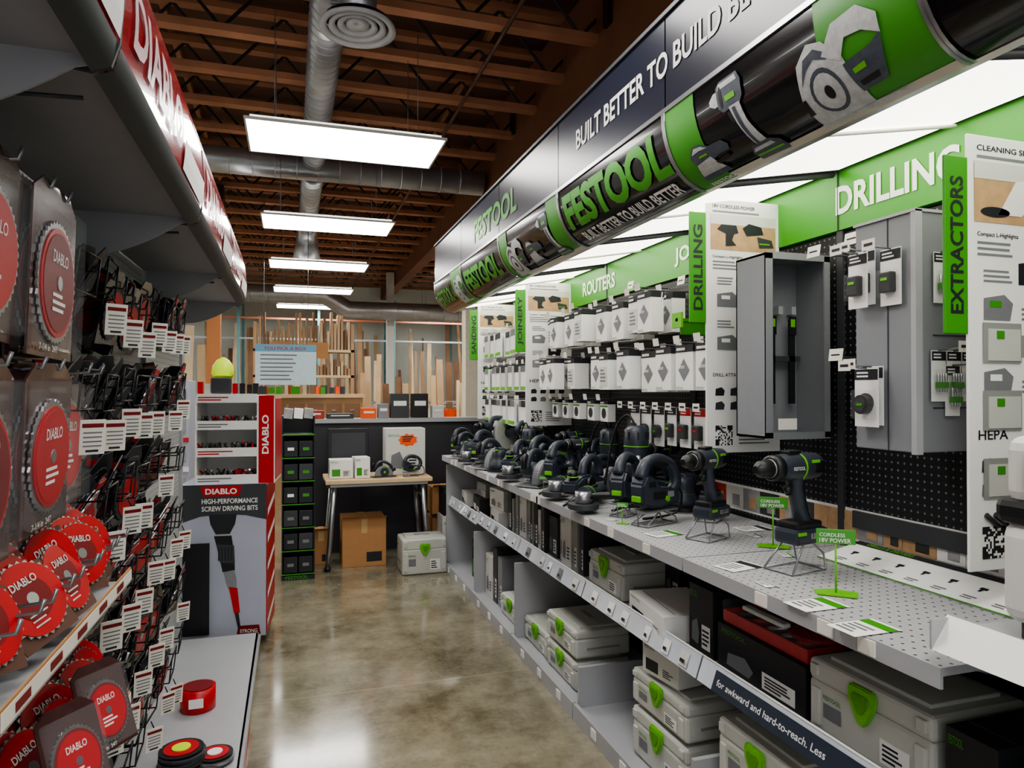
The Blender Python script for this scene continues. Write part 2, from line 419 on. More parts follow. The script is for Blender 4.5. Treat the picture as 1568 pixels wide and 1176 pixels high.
arc(b,1.88,2.05,GREEN,.003); arc(b,1.09,1.36,GREEN,.003); arc(b,1.09,1.88,TABP,.0035,0,.13,3)
print_sander(b,1.97,0,.12,.14,.5); print_drill(b,1.76,0,.08,.15,.85); print_saw(b,1.45,0,.06,.19,.76)
b.text('FESTOOL',CM(1.99,.005,.04,1),.14,.07,WHITE,.02,cuts=2)
b.text('FESTOOL',CM(2.98,.005,.44,1),.90,.47,GREEN,.045,cuts=6)
b.text('BUILT BETTER TO BUILD BETTER',CM(2.93,.005,.17,1),.82,.19,WHITE,.025,cuts=3)
arc(b,3.86,4.01,GREEN,.003); arc(b,3.05,3.2,GREEN,.003); arc(b,3.05,3.86,TABP,.0035,0,.14,3)
print_saw(b,3.92,0,.1,.2,.7); print_sander(b,3.60,0,.12,.16,.6); print_drill(b,3.32,0,.1,.16,.8)
b.text('FESTOOL',CM(4.94,.005,.38,1),.84,.45,GREEN,.045,cuts=5)
b.text('FESTOOL',CM(5.92,.005,.38,1),.5,.4,GREEN,.03,cuts=5)
arc(b,5.01,5.35,GREEN,.003); print_saw(b,5.3,0,.15,.2,.7)
b.obj('lit_header_canopy')
# ---------------------------------------------------------------- right gondola
b=B()
b.bx(1.935,1.98,1.10,5.98,.05,2.13,PEGB)
b.bx(1.92,1.98,.1,5.98,2.14,2.36,GREEN)
b.bx(1.935,1.98,.1,1.10,.05,2.13,PEGB)
for y in seams: b.bx(1.925,1.985,y-.015,y+.015,.03,2.14,DG)
for i in range(1,6): b.bx(1.915,1.92,seams[i]-.001,seams[i]+.001,2.14,2.36,DG)
hm=lambda Y0:(lambda u,v:V((1.917,Y0-u,2.195+v)))
b.text('DRILLING',hm(2.07),.50,.105,WHITE,.03); b.text('JOINERY',hm(3.2),.5,.10,WHITE,.03); b.text('ROUTERS',hm(4.4),.5,.095,WHITE,.03); b.text('SANDING',hm(5.5),.5,.09,WHITE,.03)
TSTR=mat('ticket_strip',(205,212,220),.12,coat=1.0)
for i in range(1,6):
    y0,y1=seams[i]+.004,seams[i+1]-.004
    b.bx(1.27,1.93,y0,y1,.966,.984,PEGS); b.bx(1.262,1.27,y0,y1,.94,.984,LG)
    for k in range(3):
        q=y0+U(.05,.8); b.bx(1.258,1.262,q,q+.05,.945,.98,TAG)
    for y in (y0+.02,y1-.02):
        b.prof([(1.35,.966),(1.93,.966),(1.93,.80),(1.85,.82)],.004,MG,c=y)
    z=.60 if i<5 else .58
    b.bx(1.33,1.93,y0,y1,z-.02,z,LG)
    b.add([(1.318,y0,z-.03),(1.318,y1,z-.03),(1.345,y1,z+.045),(1.345,y0,z+.045)],[(0,1,2,3)],LG)
    b.add([(1.314,y0,z-.03),(1.314,y1,z-.03),(1.341,y1,z+.045),(1.341,y0,z+.045)],[(0,1,2,3)],TSTR)
    b.tube([(1.343,y0,z+.047),(1.343,y1,z+.047)],.004,WHITE,6)
    yy=y0+.06
    while yy<y1-.08:
        q=U(.04,.07)
        if i==1 and 1.3<yy+q and yy<1.95: yy+=.08; continue
        m_=random.choice([WHITE,WHITE,TXTG,OFFW])
        b.add([(1.3125,yy,z-.018),(1.3125,yy+q,z-.018),(1.333,yy+q,z+.030),(1.333,yy,z+.030)],[(0,1,2,3)],m_)
        b.add([(1.3115,yy+.01,z-.005),(1.3115,yy+q*.7,z-.005),(1.316,yy+q*.7,z+.006),(1.316,yy+.01,z+.006)],[(0,1,2,3)],TXTD)
        yy+=q+U(.06,.2)
    b.bx(1.29,1.93,y0,y1,.03,.05,LG); b.bx(1.27,1.29,y0,y1,.0,.075,LG)
    for k in range(3):
        q=y0+.15+.28*k; b.bx(1.266,1.27,q,q+.05,.02,.06,WHITE)
for y,h in ((2.06,.30),(3.04,.24),(4.02,.5),(5.0,.5),(5.965,.9)):
    b.bx(1.30,1.93,y-.01,y+.01,.05,h,LG)
b.bx(1.9,1.98,1.1,5.98,0,.05,DG)
lf=lambda u,v,o=0.:V((1.312+v*.36-o,1.95-u,.572+v))
b.rect(-.02,0,.75,.062,lambda u,v:lf(u,v,.0006),mat('strip_print',(50,58,72),.3))
b.text('for awkward and hard-to-reach. Less',lambda u,v:lf(u,v+.02,.0015),.48,.020,WHITE)
b.bx(1.30,1.93,.12,1.09,1.04,1.06,LG)
b.add([(1.25,.12,1.02),(1.25,1.10,1.02),(1.30,1.10,1.085),(1.30,.12,1.085)],[(0,1,2,3)],WHITE); b.bx(1.25,1.31,1.093,1.098,1.02,1.08,LG)
b.bx(1.33,1.93,.12,1.07,.58,.60,LG); b.bx(1.27,1.93,.12,1.07,0,.05,LG); b.bx(1.3,1.93,.1,.12,.05,2.2,LG)
b.bx(1.92,1.935,1.16,2.0,1.06,1.12,DG)
b.obj('tool_display_gondola')
b=B(); y=1.14
while y<2.9:
    w=U(.07,.13); b.bx(1.928,1.933,y,y+w,1.02,1.115,random.choice([PHB,SKINP,WHITE,PHR,DG,OFFW]))
    b.bx(1.926,1.928,y+w*.2,y+w*.6,1.03,1.08,random.choice([DG,SKINP,PHB]))
    y+=w+.004
b.bx(1.931,1.934,1.13,2.95,1.01,1.125,WHITE)
b.obj('photo_label_strip')
b=B(); sm_=lambda u,v:V((1.70+v*.93,1.93-u,.987+v*.2))
b.rect(0,0,.76,.2,sm_,WHITE); b.rect(0,.17,.76,.2,lambda u,v:sm_(u,v)+V((0,0,.001)),TXTD)
b.text('DRILLS & DRIVERS',lambda u,v:sm_(u+.05,v+.176)+V((0,0,.002)),.18,.018,GREENB)
for k in range(8):
    o=.06+k*.09; g=lambda u,v:sm_(u,v)+V((0,0,.0015))
    b.rect(o,.10,o+.022,.113,g,TXTD); b.rect(o+.006,.085,o+.014,.10,g,TXTD); b.rect(o-.005,.04,o+.035,.046,g,TXTG); b.rect(o-.005,.028,o+.028,.033,g,TXTG)
b.rect(0,0,.76,.006,lambda u,v:sm_(u,v)+V((0,0,.001)),GREEN)
b.add([(1.70,1.93,.985),(1.70,1.17,.985),(1.886,1.17,.985),(1.886,1.93,.985)],[(0,1,2,3)],WHITE)
b.obj('shelf_product_label')
# ---------------------------------------------------------------- display columns
def column(openside):
    b=B(); x0,x1,y0,y1=1.62,(1.93 if not openside else 1.90),0,(.21 if not openside else .17)
    if not openside:
        b.bx(x0,x1,y0,y1,1.38,2.04,MG,.003)
        b.bx(x0-.002,x0,y0+.09,y0+.093,1.38,2.04,DG)
        b.bx(x0-.004,x0+.02,y0-.004,y0+.012,1.375,2.045,LG)
        b.bx(x0-.005,x1,y0-.004,y1+.004,2.04,2.048,LG)
        for z in (1.5,1.7,1.9): b.bx(x0+.06,x1-.04,y0-.002,y0,z,z+.004,DG)
    else:
        b.bx(x0,x0+.006,y0,y1,1.38,2.04,MG); b.bx(x0,x1,y1-.006,y1,1.38,2.04,MG)
        b.bx(x0,x1,y0,y1,1.38,1.388,MG); b.bx(x0,x1,y0,y1,2.032,2.04,MG)
        b.bx(x1-.012,x1,y0,y1,1.38,2.04,MG); b.bx(x0,x0+.03,y0-.001,y0+.006,1.38,2.04,MG); b.bx(x1-.025,x1,y0-.001,y0+.006,1.38,2.04,MG)
        b.bx(x0,x1,y0-.001,y0+.006,2.02,2.045,MG); b.bx(x0,x1,y0-.001,y0+.006,1.375,1.40,MG)
        b.bx(x0+.04,x1-.03,y1-.05,y1-.02,1.66,1.68,DG)
        for xx in (1.66,1.72,1.78,1.84): b.bx(xx,xx+.02,y1-.04,y1-.006,1.84,1.87,LG)
        for xx,m_ in ((1.68,WOODS[0]),(1.73,BLACK),(1.82,BLACK)):
            b.bx(xx,xx+.026,y1-.05,y1-.042,1.50,1.82,m_); b.bx(xx-.003,xx+.029,y1-.054,y1-.05,1.76,1.83,BLACK); b.bx(xx+.003,xx+.022,y1-.056,y1-.054,1.79,1.82,GREENB)
        b.bx(x0+.05,x0+.13,y0-.003,y0-.002,1.41,1.45,TAG)
    return b
b=column(False); b.obj('grey_display_cabinet',(0,1.46,0))
b=column(True); b.obj('grey_display_cabinet',(-.02,2.06,0))
def blister(w=.07,h=.16,kind='meter',cm=None):
    b=B(); cm=cm or WHITE
    b.box((0,0,-h/2),(w,.003,h),cm,bev=.0)
    b.rect(-w/2,-.2*h,w/2,-.02*h,lambda u,v:V((u,-.0022,v)),TXTD if kind!='red' else RED)
    b.box((0,-.014,-h*.62),(w*.86,.026,h*.5),CLEAR,bev=.006)
    if kind=='meter':
        b.disc((0,-.014,-h*.62),(0,1,0),w*.33,.02,BLACK,20); b.disc((0,-.026,-h*.62),(0,1,0),w*.22,.003,DG,20); b.box((0,-.028,-h*.62),(w*.25,.002,h*.05),GREEN)
    elif kind=='bits':
        for k in range(4): b.cyl((-w*.27+k*w*.18,-.012,-h*.82),(-w*.27+k*w*.18,-.012,-h*.45),.004,STEEL,seg=6)
        b.box((0,-.012,-h*.68),(w*.7,.012,h*.12),GREEN)
    else:
        b.box((0,-.013,-h*.6),(w*.6,.022,h*.36),BLACK,bev=.004); b.box((0,-.026,-h*.55),(w*.3,.003,h*.05),GREENB if kind!='red' else RED)
    b.lines(-w*.4,-h*.17,w*.4,-h*.05,lambda u,v:V((u,-.003,v)),WHITE,2)
    b.tube([(0,.0,.0),(0,-.03,.0),(0,-.075,.004)],.0025,WIRE,6)
    b.box((0,-.08,.006),(.045,.001,.03),TAG); b.rect(-.015,-.004,.016,.004,lambda u,v:V((u,-.081,v+.006)),TXTD)
    return b
ms={k:blister(*a).mesh('blister_pack') for k,a in dict(m=(.085,.17,'meter'),b=(.05,.14,'bits'),k=(.07,.16,'blk'),r=(.08,.16,'red')).items()}
for (k,x,y,z,rz) in (('k',1.608,1.62,1.96,AR),('k',1.608,1.53,1.95,AR),('k',1.58,1.62,1.95,AR),('m',1.608,1.60,1.62,AR),('m',1.59,1.60,1.615,AR),
   ('b',1.70,1.452,1.93,0),('b',1.76,1.452,1.93,0),('b',1.69,1.452,1.66,0),('b',1.745,1.452,1.66,0),('b',1.80,1.452,1.66,0),('b',1.855,1.452,1.66,0),('b',1.74,1.452,1.62,0)):
    inst('hanging_blister_pack',ms[k],(x,y,z),rz)
# ---------------------------------------------------------------- info banners
def banner(title,w=.35,zt=2.32,zb=1.30):
    b=B(); H=zt-zb
    b.bx(0,w,0,.008,zb,zt,WHITE,.002)
    mp=lambda u,v:V((u,-.0012,zb+v*H))
    tz0,tz1=zt-.50,zt-.06
    b.bx(-.075,.0,0,.008,tz0,tz1,GREEN,.002)
    b.text(title,lambda u,v:V((-.016-v,-.0012,tz0+.05+u)),.34,.042,TXTD,.02)
    b.text('CLEANING SETS' if title=='EXTRACTORS' else '18V CORDLESS POWER',lambda u,v:mp(.03+u,.965+v/H),.2,.014,TXTD)
    b.rect(.03,.948,.25,.954,mp,TXTG)
    b.rect(.02,.80,w-.02,.94,mp,SKINP); e=lambda u,v:mp(u,v)+V((0,-.0006,0)); e2=lambda u,v:mp(u,v)+V((0,-.0012,0))
    b.rect(.02,.90,w-.02,.94,e,OFFW)
    if title=='EXTRACTORS':
        b.poly([(.10,.82),(.16,.90),(.22,.91),(.26,.86),(.30,.82),(.27,.81),(.22,.85),(.18,.82)],e2,WHITE); b.poly(circ(.235,.915,.018,.014),e2,DRED); b.poly(circ(.09,.825,.05,.012),e2,TXTD)
    else:
        b.poly([(.05,.88),(.07,.90),(.14,.90),(.15,.87),(.13,.865),(.12,.84),(.14,.82),(.09,.815),(.09,.865)],e2,TXTD)
        b.poly([(.17,.89),(.2,.91),(.26,.90),(.27,.87),(.19,.86)],e2,TXTD); b.poly([(.24,.86),(.31,.85),(.32,.82),(.25,.815)],e2,DG); b.rect(.25,.83,.30,.835,lambda u,v:e2(u,v)+V((0,-.0006,0)),GREENB)
    b.text('Compact L-Highlights',lambda u,v:mp(.03+u,.765+v/H),.14,.014,TXTD); b.lines(.03,.72,.2,.76,mp,TXTG,3,.4)
    z=.66
    for k in range(4):
        x=.05 if k%2 else .17
        b.poly([(x,z),(x+.09,z),(x+.10,z+.04),(x+.07,z+.06),(x,z+.05)],mp,random.choice([SYSD,TXTG,TXTD]))
        b.poly([(x+.02,z+.03),(x+.06,z+.03),(x+.06,z+.045),(x+.02,z+.045)],e,random.choice([GREEN,WHITE]))
        b.lines(.05 if not k%2 else .18,z,.15 if not k%2 else .3,z+.035,mp,TXTG,3,.4); z-=.085
    b.text('HEPA' if title!='DRILLING' else 'DRILL ATTACHMENTS',lambda u,v:mp(.03+u,.30+v/H),.1 if title!='DRILLING' else .2,.024 if title!='DRILLING' else .014,TXTD)
    for i in range(2):
        for j in range(4):
            cx,cy=.06+.07*j,.24-.055*i
            b.poly([(cx-.02,cy-.015),(cx+.02,cy-.015),(cx+.024,cy+.005),(cx+.01,cy+.018),(cx-.018,cy+.012)],mp,random.choice([TXTD,TXTG,DG]))
    b.qr(.04,.03,.08 ,lambda u,v:V((u,-.0012,zb+v)),13)
    b.lines(.15,.03,.3,.10,mp,TXTG,5,.4)
    return b
banner('DRILLING').obj('info_banner',(1.575,2.39,0))
banner('JOINERY').obj('info_banner',(1.575,4.62,0))
banner('SANDING').obj('info_banner',(1.575,5.93,0))
bb=banner('EXTRACTORS',.32,2.19,1.10)
for k in range(3):
    z=1.33+.17*k
    bb.box((.11,-.003,z),(.13,.002,.10),SYSD); bb.box((.115,-.0045,z-.005),(.11,.002,.08),SYS); bb.box((.10,-.006,z+.02),(.025,.002,.02),GREEN)
for q in range(5): bb.tube([(.05+.03*q,-.005,1.24),(.09+.03*q,-.005,1.21)],.007,TXTD,6)
bb.obj('info_banner',(1.60,1.29,0))
# ---------------------------------------------------------------- wall stock
def pegbox(w,d,h,style):
    b=B(); b.box((0,d/2,-h/2),(w,d,h),WHITE,bev=.002)
    f=lambda u,v:V((u,-.001,v))
    b.box((0,d/2,-h*.08),(w+.002,d*1.02,h*.16),TXTD)
    if style==0:
        b.poly([(0,-h*.8),(w*.32,-h*.55),(0,-h*.3),(-w*.32,-h*.55)],lambda u,v:V((u,-.0015,v)),TXTG)
        b.lines(-w*.35,-h*.52,w*.1,-h*.45,lambda u,v:V((u,-.002,v)),WHITE,2)
    elif style==1:
        b.rect(-w*.4,-h*.9,w*.4,-h*.35,lambda u,v:V((u,-.0015,v)),OFFW); b.lines(-w*.35,-h*.8,w*.3,-h*.4,lambda u,v:V((u,-.002,v)),TXTG,4)
    else:
        b.rect(-w/2,-h*.3,w/2,-h*.22,f,GREEN); b.poly(circ(0,-h*.6,w*.3,w*.3),lambda u,v:V((u,-.0015,v)),TXTD)
    b.rect(-w*.4,-h*.12,w*.1,-h*.06,lambda u,v:V((u,-.004,v)),WHITE)
    b.text('FESTOOL',lambda u,v:V((-w*.42+u,-.0025,-h*.97+v)),w*.4,h*.05,GREEN)
    b.tube([(0,.28,.01),(0,d,.01),(0,-.03,.012),(0,-.035,.02)],.003,WIRE,5)
    b.box((0,-.038,.022),(.05,.0015,.035),TAG,rot=(.15,0,0))
    return b.mesh('boxed_stock')
pb=[pegbox(.14,.07,.20,0),pegbox(.11,.10,.19,1),pegbox(.10,.05,.12,2)]
par=empty('boxed_filter_stock')
def stock(xa,y,z,k,two=True):
    inst('box',pb[k],(xa,y,z),AR,parent=par)
    if two: inst('box',pb[k],(xa+.12,y,z),AR,parent=par)
y=4.42
for i in range(8):
    stock(1.66+U(-.04,.04),y+U(-.01,.01),2.03+U(-.01,.01),0 if i%3 else 1); 
    if i!=3: stock(1.63+U(-.04,.04),y-.03,1.75+U(-.01,.01),0 if (i+1)%3 else 1)
    if i<5: stock(1.72,y,1.49,2,False)
    y-=.185
    if i in (2,4): y-=.035
for y in (2.84,2.66,2.50): stock(1.64,y,1.75,0)
for k,y in enumerate((3.3,3.18,3.05,2.93,2.81,2.69,2.58)):
    inst('hanging_blister_pack',ms[random.choice('rkm')],(1.74,y,1.47),AR,1.15)
b=B(); b.bx(1.70,1.93,2.93,2.95,1.90,1.915,GREEN); b.bx(1.70,1.71,2.90,2.98,1.87,1.94,GREENB); b.bx(1.72,1.86,2.935,2.945,1.84,1.9,GREEN); b.obj('green_sign_bracket',(0,-.12,-.03))
b=B()
for zt in (2.02,1.74,1.48):
    y=4.74
    while y<5.84:
        w=.10; h=.19; x=1.62+U(-.02,.03)
        for q in range(5):
            xx=x+q*.035; b.box((xx,y+U(-.004,.004),zt-h/2-U(0,.01)),(.02,w,h),WHITE if R()<.8 else OFFW)
        b.bx(x-.013,x-.0105,y-w/2,y+w/2,zt-.05,zt-.005,random.choice([TXTD,DG,TXTG])); b.bx(x-.013,x-.0105,y-w/2,y+w/2,zt-h+.005,zt-h+.03,GREENB)
        b.tube([(1.93,y,zt+.012),(x-.05,y,zt+.012),(x-.055,y,zt+.02)],.003,WIRE,5); b.box((x-.057,y,zt+.02),(.0015,.045,.03),TAG)
        y+=.125
b.obj('abrasive_pack_stock')
b=B()
for (y,z) in ((1.95,2.02),(1.85,1.66),(2.33,1.62),(1.72,1.62),(1.78,2.03),(3.0,2.0),(2.66,2.05),(2.8,2.05),(2.5,2.04),(3.3,2.1)):
    b.tube([(1.934,y,z),(1.72,y,z),(1.715,y,z+.01)],.003,WIRE,5); b.box((1.712,y,z+.008),(.002,.06,.04),TAG,rot=(0,.15,0))
    b.rect(-.02,-.006,.018,.002,lambda u,v:V((1.7105,y-u,z+.008+v)),TXTD)
b.obj('peg_hooks_with_tags')
# ---------------------------------------------------------------- power tools
def stand(b,h=.09,w=.08,L=.12):
    for s_ in (-1,1):
        b.tube([(-L/2,s_*w/2,0.003),(L/2,s_*w/2,.003),(L/2-.01,s_*w/2,h*.5),(0.01,s_*w*.3,h),(-L/2,s_*w/2,.003)],.0028,WIRE,6)
    b.tube([(-L/2,-w/2,.003),(-L/2,w/2,.003)],.0028,WIRE,6); b.tube([(L/2,-w/2,.003),(L/2,w/2,.003)],.0028,WIRE,6)
    b.tube([(0.01,-w*.3,h),(0.01,w*.3,h)],.0028,WIRE,6)
def drill():
    b=B(); stand(b,.09,.09,.13); z=.07
    b.box((.025,0,z+.02),(.125,.078,.042),TOOL,bev=.01); b.box((.02,0,z+.048),(.10,.066,.02),BLACK,bev=.006)
    b.box((-.02,-.040,z+.03),(.03,.003,.008),GREENB); b.box((.04,-.0395,z+.022),(.05,.002,.014),SYSD)
    b.ctube([(.03,0,z+.05),(.012,0,z+.10),(-.0,0,z+.15),(-.005,0,z+.185)],[.024,.0205,.022,.03],TOOL,14,4,.8)
    b.ctube([(.052,0,z+.06),(.036,0,z+.10),(.024,0,z+.15)],[.008,.009,.008],RUB,8)
    b.tube([(-.03,0,z+.15),(-.024,0,z+.128)],[.012,.008],BLACK,8)
    b.ctube([(.09,0,z+.20),(.08,0,z+.20),(.02,0,z+.20),(-.04,0,z+.20),(-.07,0,z+.20)],[.012,.033,.037,.036,.031],TOOL,20,3)
    b.tube([(.008,0,z+.20),(.002,0,z+.20)],.0383,GREENB,20); b.tube([(-.068,0,z+.2),(-.09,0,z+.2),(-.095,0,z+.2)],[.034,.034,.028],BLACK,18)
    for k in range(5): b.box((.075-.008*k,-.034,z+.2),(.003,.006,.03),BLACK)
    b.tube([(-.095,0,z+.2),(-.13,0,z+.2),(-.15,0,z+.2)],[.024,.022,.009],BLACK,16); b.tube([(-.093,0,z+.2),(-.10,0,z+.2)],.025,STEEL,16)
    b.box((-.015,0,z+.238),(.05,.03,.012),BLACK,bev=.004); b.box((.04,-.036,z+.215),(.03,.004,.008),GREENB,bev=.001)
    b.text('FESTOOL',lambda u,v:V((-.05+u,-.0385,z+.195+v)),.045,.009,WHITE)
    b.text('18V',lambda u,v:V((.02+u,-.041,z+.018+v)),.04,.012,TXTD)
    return b.mesh('cordless_drill')
def jigsaw():
    b=B(); stand(b,.05,.07,.16); z=.045
    b.box((0,0,z+.006),(.17,.075,.008),STEEL,bev=.002)
    b.prof([(-.09,z+.03),(-.095,z+.10),(-.07,z+.135),(-.02,z+.12),(.0,z+.085),(.07,z+.08),(.11,z+.06),(.10,z+.025),(-.02,z+.012)],.065,TOOL,bev=.008)
    b.ctube([(-.07,0,z+.12),(-.05,0,z+.165),(0,0,z+.185),(.06,0,z+.175),(.105,0,z+.14),(.115,0,z+.09),(.09,0,z+.06)],[.024,.021,.018,.017,.019,.022,.022],TOOL,12,3)
    b.ctube([(-.03,-.003,z+.166),(.0,-.003,z+.172),(.06,-.003,z+.162)],.012,RUB,8,3); b.box((-.093,0,z+.05),(.010,.04,.02),GREENB,bev=.003)
    b.box((-.085,0,z-.018),(.008,.0015,.055),STEEL); b.box((-.01,-.034,z+.06),(.06,.003,.025),BLACK); b.box((.05,-.034,z+.06),(.03,.003,.02),SYSD)
    b.ctube([(.11,0,z+.08),(.15,.0,z+.05),(.17,.03,z-.02),(.12,.06,z-.04),(.02,.07,z-.04)],.0045,RUB,6)
    b.disc((.03,-.035,z+.045),(0,1,0),.010,.008,GREENB,14)
    for k in range(4): b.box((-.06+.009*k,-.0335,z+.1),(.004,.003,.02),BLACK)
    return b.mesh('jigsaw')
def csaw():
    b=B()
    b.box((0,0,.008),(.30,.16,.008),STEEL,bev=.002); b.box((0,-.075,.016),(.30,.01,.012),BLACK)
    pts=[(.0-.115*math.cos(t),.03+.115*math.sin(t)) for t in [k*math.pi/12 for k in range(13)]]+[(.115,.012),(-.115,.012)]
    b.prof(pts,.05,TXTG,c=-.035,bev=.006)
    b.disc((0,-.064,.07),(0,1,0),.055,.006,TOOL,24); b.disc((0,-.068,.07),(0,1,0),.014,.006,GREENB,16)
    for k in range(6):
        a=k*math.pi/3; b.disc((.04*math.cos(a),-.068,.07+.04*math.sin(a)),(0,1,0),.006,.004,BLACK,8)
    b.tube([(0,-.01,.08),(0,.05,.08),(0,.10,.08),(0,.115,.08)],[.045,.05,.046,.03],TOOL,18)
    b.ctube([(-.09,.03,.10),(-.075,.03,.155),(-.02,.03,.19),(.05,.03,.18),(.11,.03,.13),(.125,.03,.07),(.09,.03,.035)],[.02,.02,.018,.018,.02,.024,.02],TOOL,12,3)
    b.tube([(-.13,.03,.10),(-.125,.03,.16),(-.10,.03,.175)],[.014,.017,.014],BLACK,10)
    b.tube([(.1,-.03,.1),(.15,-.03,.09)],.018,BLACK,14); b.box((.03,-.062,.128),(.05,.003,.01),GREENB)
    return b.mesh('circular_saw')
def sander():
    b=B()
    b.disc((0,0,.012),(0,0,1),.075,.016,BLACK,32); b.disc((0,0,.004),(0,0,1),.073,.006,OFFW,32)
    b.tube([(0,0,.02),(0,0,.05),(0,0,.075),(0,0,.10),(0,0,.125),(0,0,.14)],[.062,.06,.045,.042,.044,.03],TOOL,22)
    b.ctube([(-.02,0,.12),(.05,0,.122),(.12,0,.10),(.18,0,.085)],[.035,.028,.024,.022],TOOL,14,3,.9)
    b.tube([(0,0,.07),(0,0,.073)],.0465,GREENB,22)
    b.tube([(.04,0,.05),(.10,0,.045),(.17,0,.045)],[.018,.016,.018],BLACK,12); b.box((-.04,0,.138),(.02,.02,.008),GREENB,bev=.003)
    b.box((.08,-.022,.11),(.05,.004,.014),SYSD)
    b.ctube([(.18,0,.085),(.22,.02,.05),(.20,.07,.006),(.1,.09,.006),(0,.10,.006)],.0045,RUB,6)
    return b.mesh('orbital_sander')
def router():
    b=B()
    b.box((0,0,.006),(.17,.15,.01),BLACK,bev=.003)
    for s_ in (-1,1):
        b.cyl((s_*.055,.0,.01),(s_*.055,0,.19),.008,STEEL,seg=10); b.cyl((s_*.055,0,.02),(s_*.055,0,.08),.013,RUB,seg=10)
        b.ctube([(s_*.05,0,.15),(s_*.085,0,.155),(s_*.115,0,.16),(s_*.13,0,.16)],[.012,.02,.026,.012],TOOL,12,3)
    b.box((0,0,.14),(.13,.085,.05),TOOL,bev=.01); b.box((0,-.044,.14),(.06,.003,.03),SYSD)
    b.tube([(0,0,.09),(0,0,.12),(0,0,.17),(0,0,.24),(0,0,.285),(0,0,.30)],[.022,.04,.047,.048,.045,.03],TOOL,20)
    b.tube([(0,0,.22),(0,0,.224)],.049,GREENB,20); b.cyl((0,0,.06),(0,0,.10),.014,STEEL,seg=10)
    for k in range(8):
        a=k*math.pi/4; b.box((.044*math.cos(a),.044*math.sin(a),.262),(.008,.008,.03),BLACK,rot=(0,0,a))
    b.ctube([(0,0,.29),(.03,.03,.34),(.09,.07,.28),(.12,.10,.12),(.10,.12,.01)],.005,RUB,6)
    b.disc((.045,-.045,.145),(1,-1,0),.014,.012,GREENB,14)
    return b.mesh('plunge_router')
def planer():
    b=B(); stand(b,.05,.08,.18); z=.05
    b.prof([(-.13,z),(-.13,z+.05),(-.08,z+.075),(.0,z+.08),(.09,z+.06),(.14,z+.04),(.14,z)],.085,TOOL,bev=.009)
    b.box((0,0,z-.003),(.27,.08,.008),STEEL,bev=.002)
    b.ctube([(-.02,0,z+.07),(.0,0,z+.13),(.06,0,z+.15),(.12,0,z+.125),(.13,0,z+.06)],[.022,.02,.018,.02,.024],TOOL,12,3)
    b.sph((-.10,0,z+.085),(.025,.025,.022),BLACK,12,8); b.tube([(-.1,0,z+.072),(-.1,0,z+.078)],.026,GREENB,14); b.cyl((-.03,-.04,z+.04),(-.03,-.06,z+.04),.03,BLACK,seg=20); b.box((.06,-.044,z+.03),(.08,.003,.02),SYSD)
    return b.mesh('hand_planer')
def grinder():
    b=B()
    b.ctube([(-.10,0,.075),(-.05,0,.07),(.02,0,.065),(.10,0,.06),(.17,0,.058),(.20,0,.058)],[.034,.036,.028,.025,.032,.028],TOOL,16,3)
    b.tube([(-.10,0,.09),(-.10,0,.045),(-.10,0,.035)],[.034,.036,.02],STEEL,16); b.disc((-.10,0,.02),(0,0,1),.062,.006,BLACK,26); b.disc((-.10,0,.03),(0,0,1),.066,.02,DG,26)
    b.ctube([(-.10,-.03,.07),(-.10,-.08,.075),(-.10,-.14,.08)],[.012,.016,.015],BLACK,10,3); b.tube([(-.04,0,.07),(-.037,0,.07)],.037,GREENB,16)
    b.box((.06,0,.09),(.08,.02,.01),BLACK,bev=.003)
    b.ctube([(.2,0,.058),(.25,.02,.03),(.25,.08,.006),(.15,.12,.006),(0,.12,.006)],.0045,RUB,6)
    return b.mesh('angle_grinder')
def mitre():
    b=B()
    b.disc((0,0,.03),(0,0,1),.13,.04,LG,32); b.box((0,.05,.03),(.40,.12,.05),LG,bev=.008); b.box((0,.06,.085),(.40,.015,.06),SYS,bev=.004)
    b.box((0,-.14,.03),(.05,.14,.025),TOOL,bev=.006)
    b.disc((0,.02,.20),(1,0,0),.115,.04,SYS,32); b.disc((0,.0,.17),(1,0,0),.12,.003,STEEL,30,1)
    b.tube([(0.02,.03,.20),(.12,.03,.22)],.04,TOOL,16); b.tube([(0,.15,.08),(0,.17,.22),(0,.06,.30)],[.03,.026,.02],TOOL,12)
    b.ctube([(0,-.02,.30),(0,-.10,.30),(0,-.14,.26),(0,-.11,.23)],[.018,.018,.018,.016],TOOL,12,3); b.box((.022,.02,.24),(.004,.06,.015),GREENB)
    return b.mesh('mitre_saw')
D,J,C,S_,RT,PL,MI,GR=drill(),jigsaw(),csaw(),sander(),router(),planer(),mitre(),grinder()
nm={D:'cordless_drill',J:'jigsaw',C:'circular_saw',S_:'orbital_sander',RT:'plunge_router',PL:'hand_planer',MI:'mitre_saw',GR:'angle_grinder'}
Z=.985
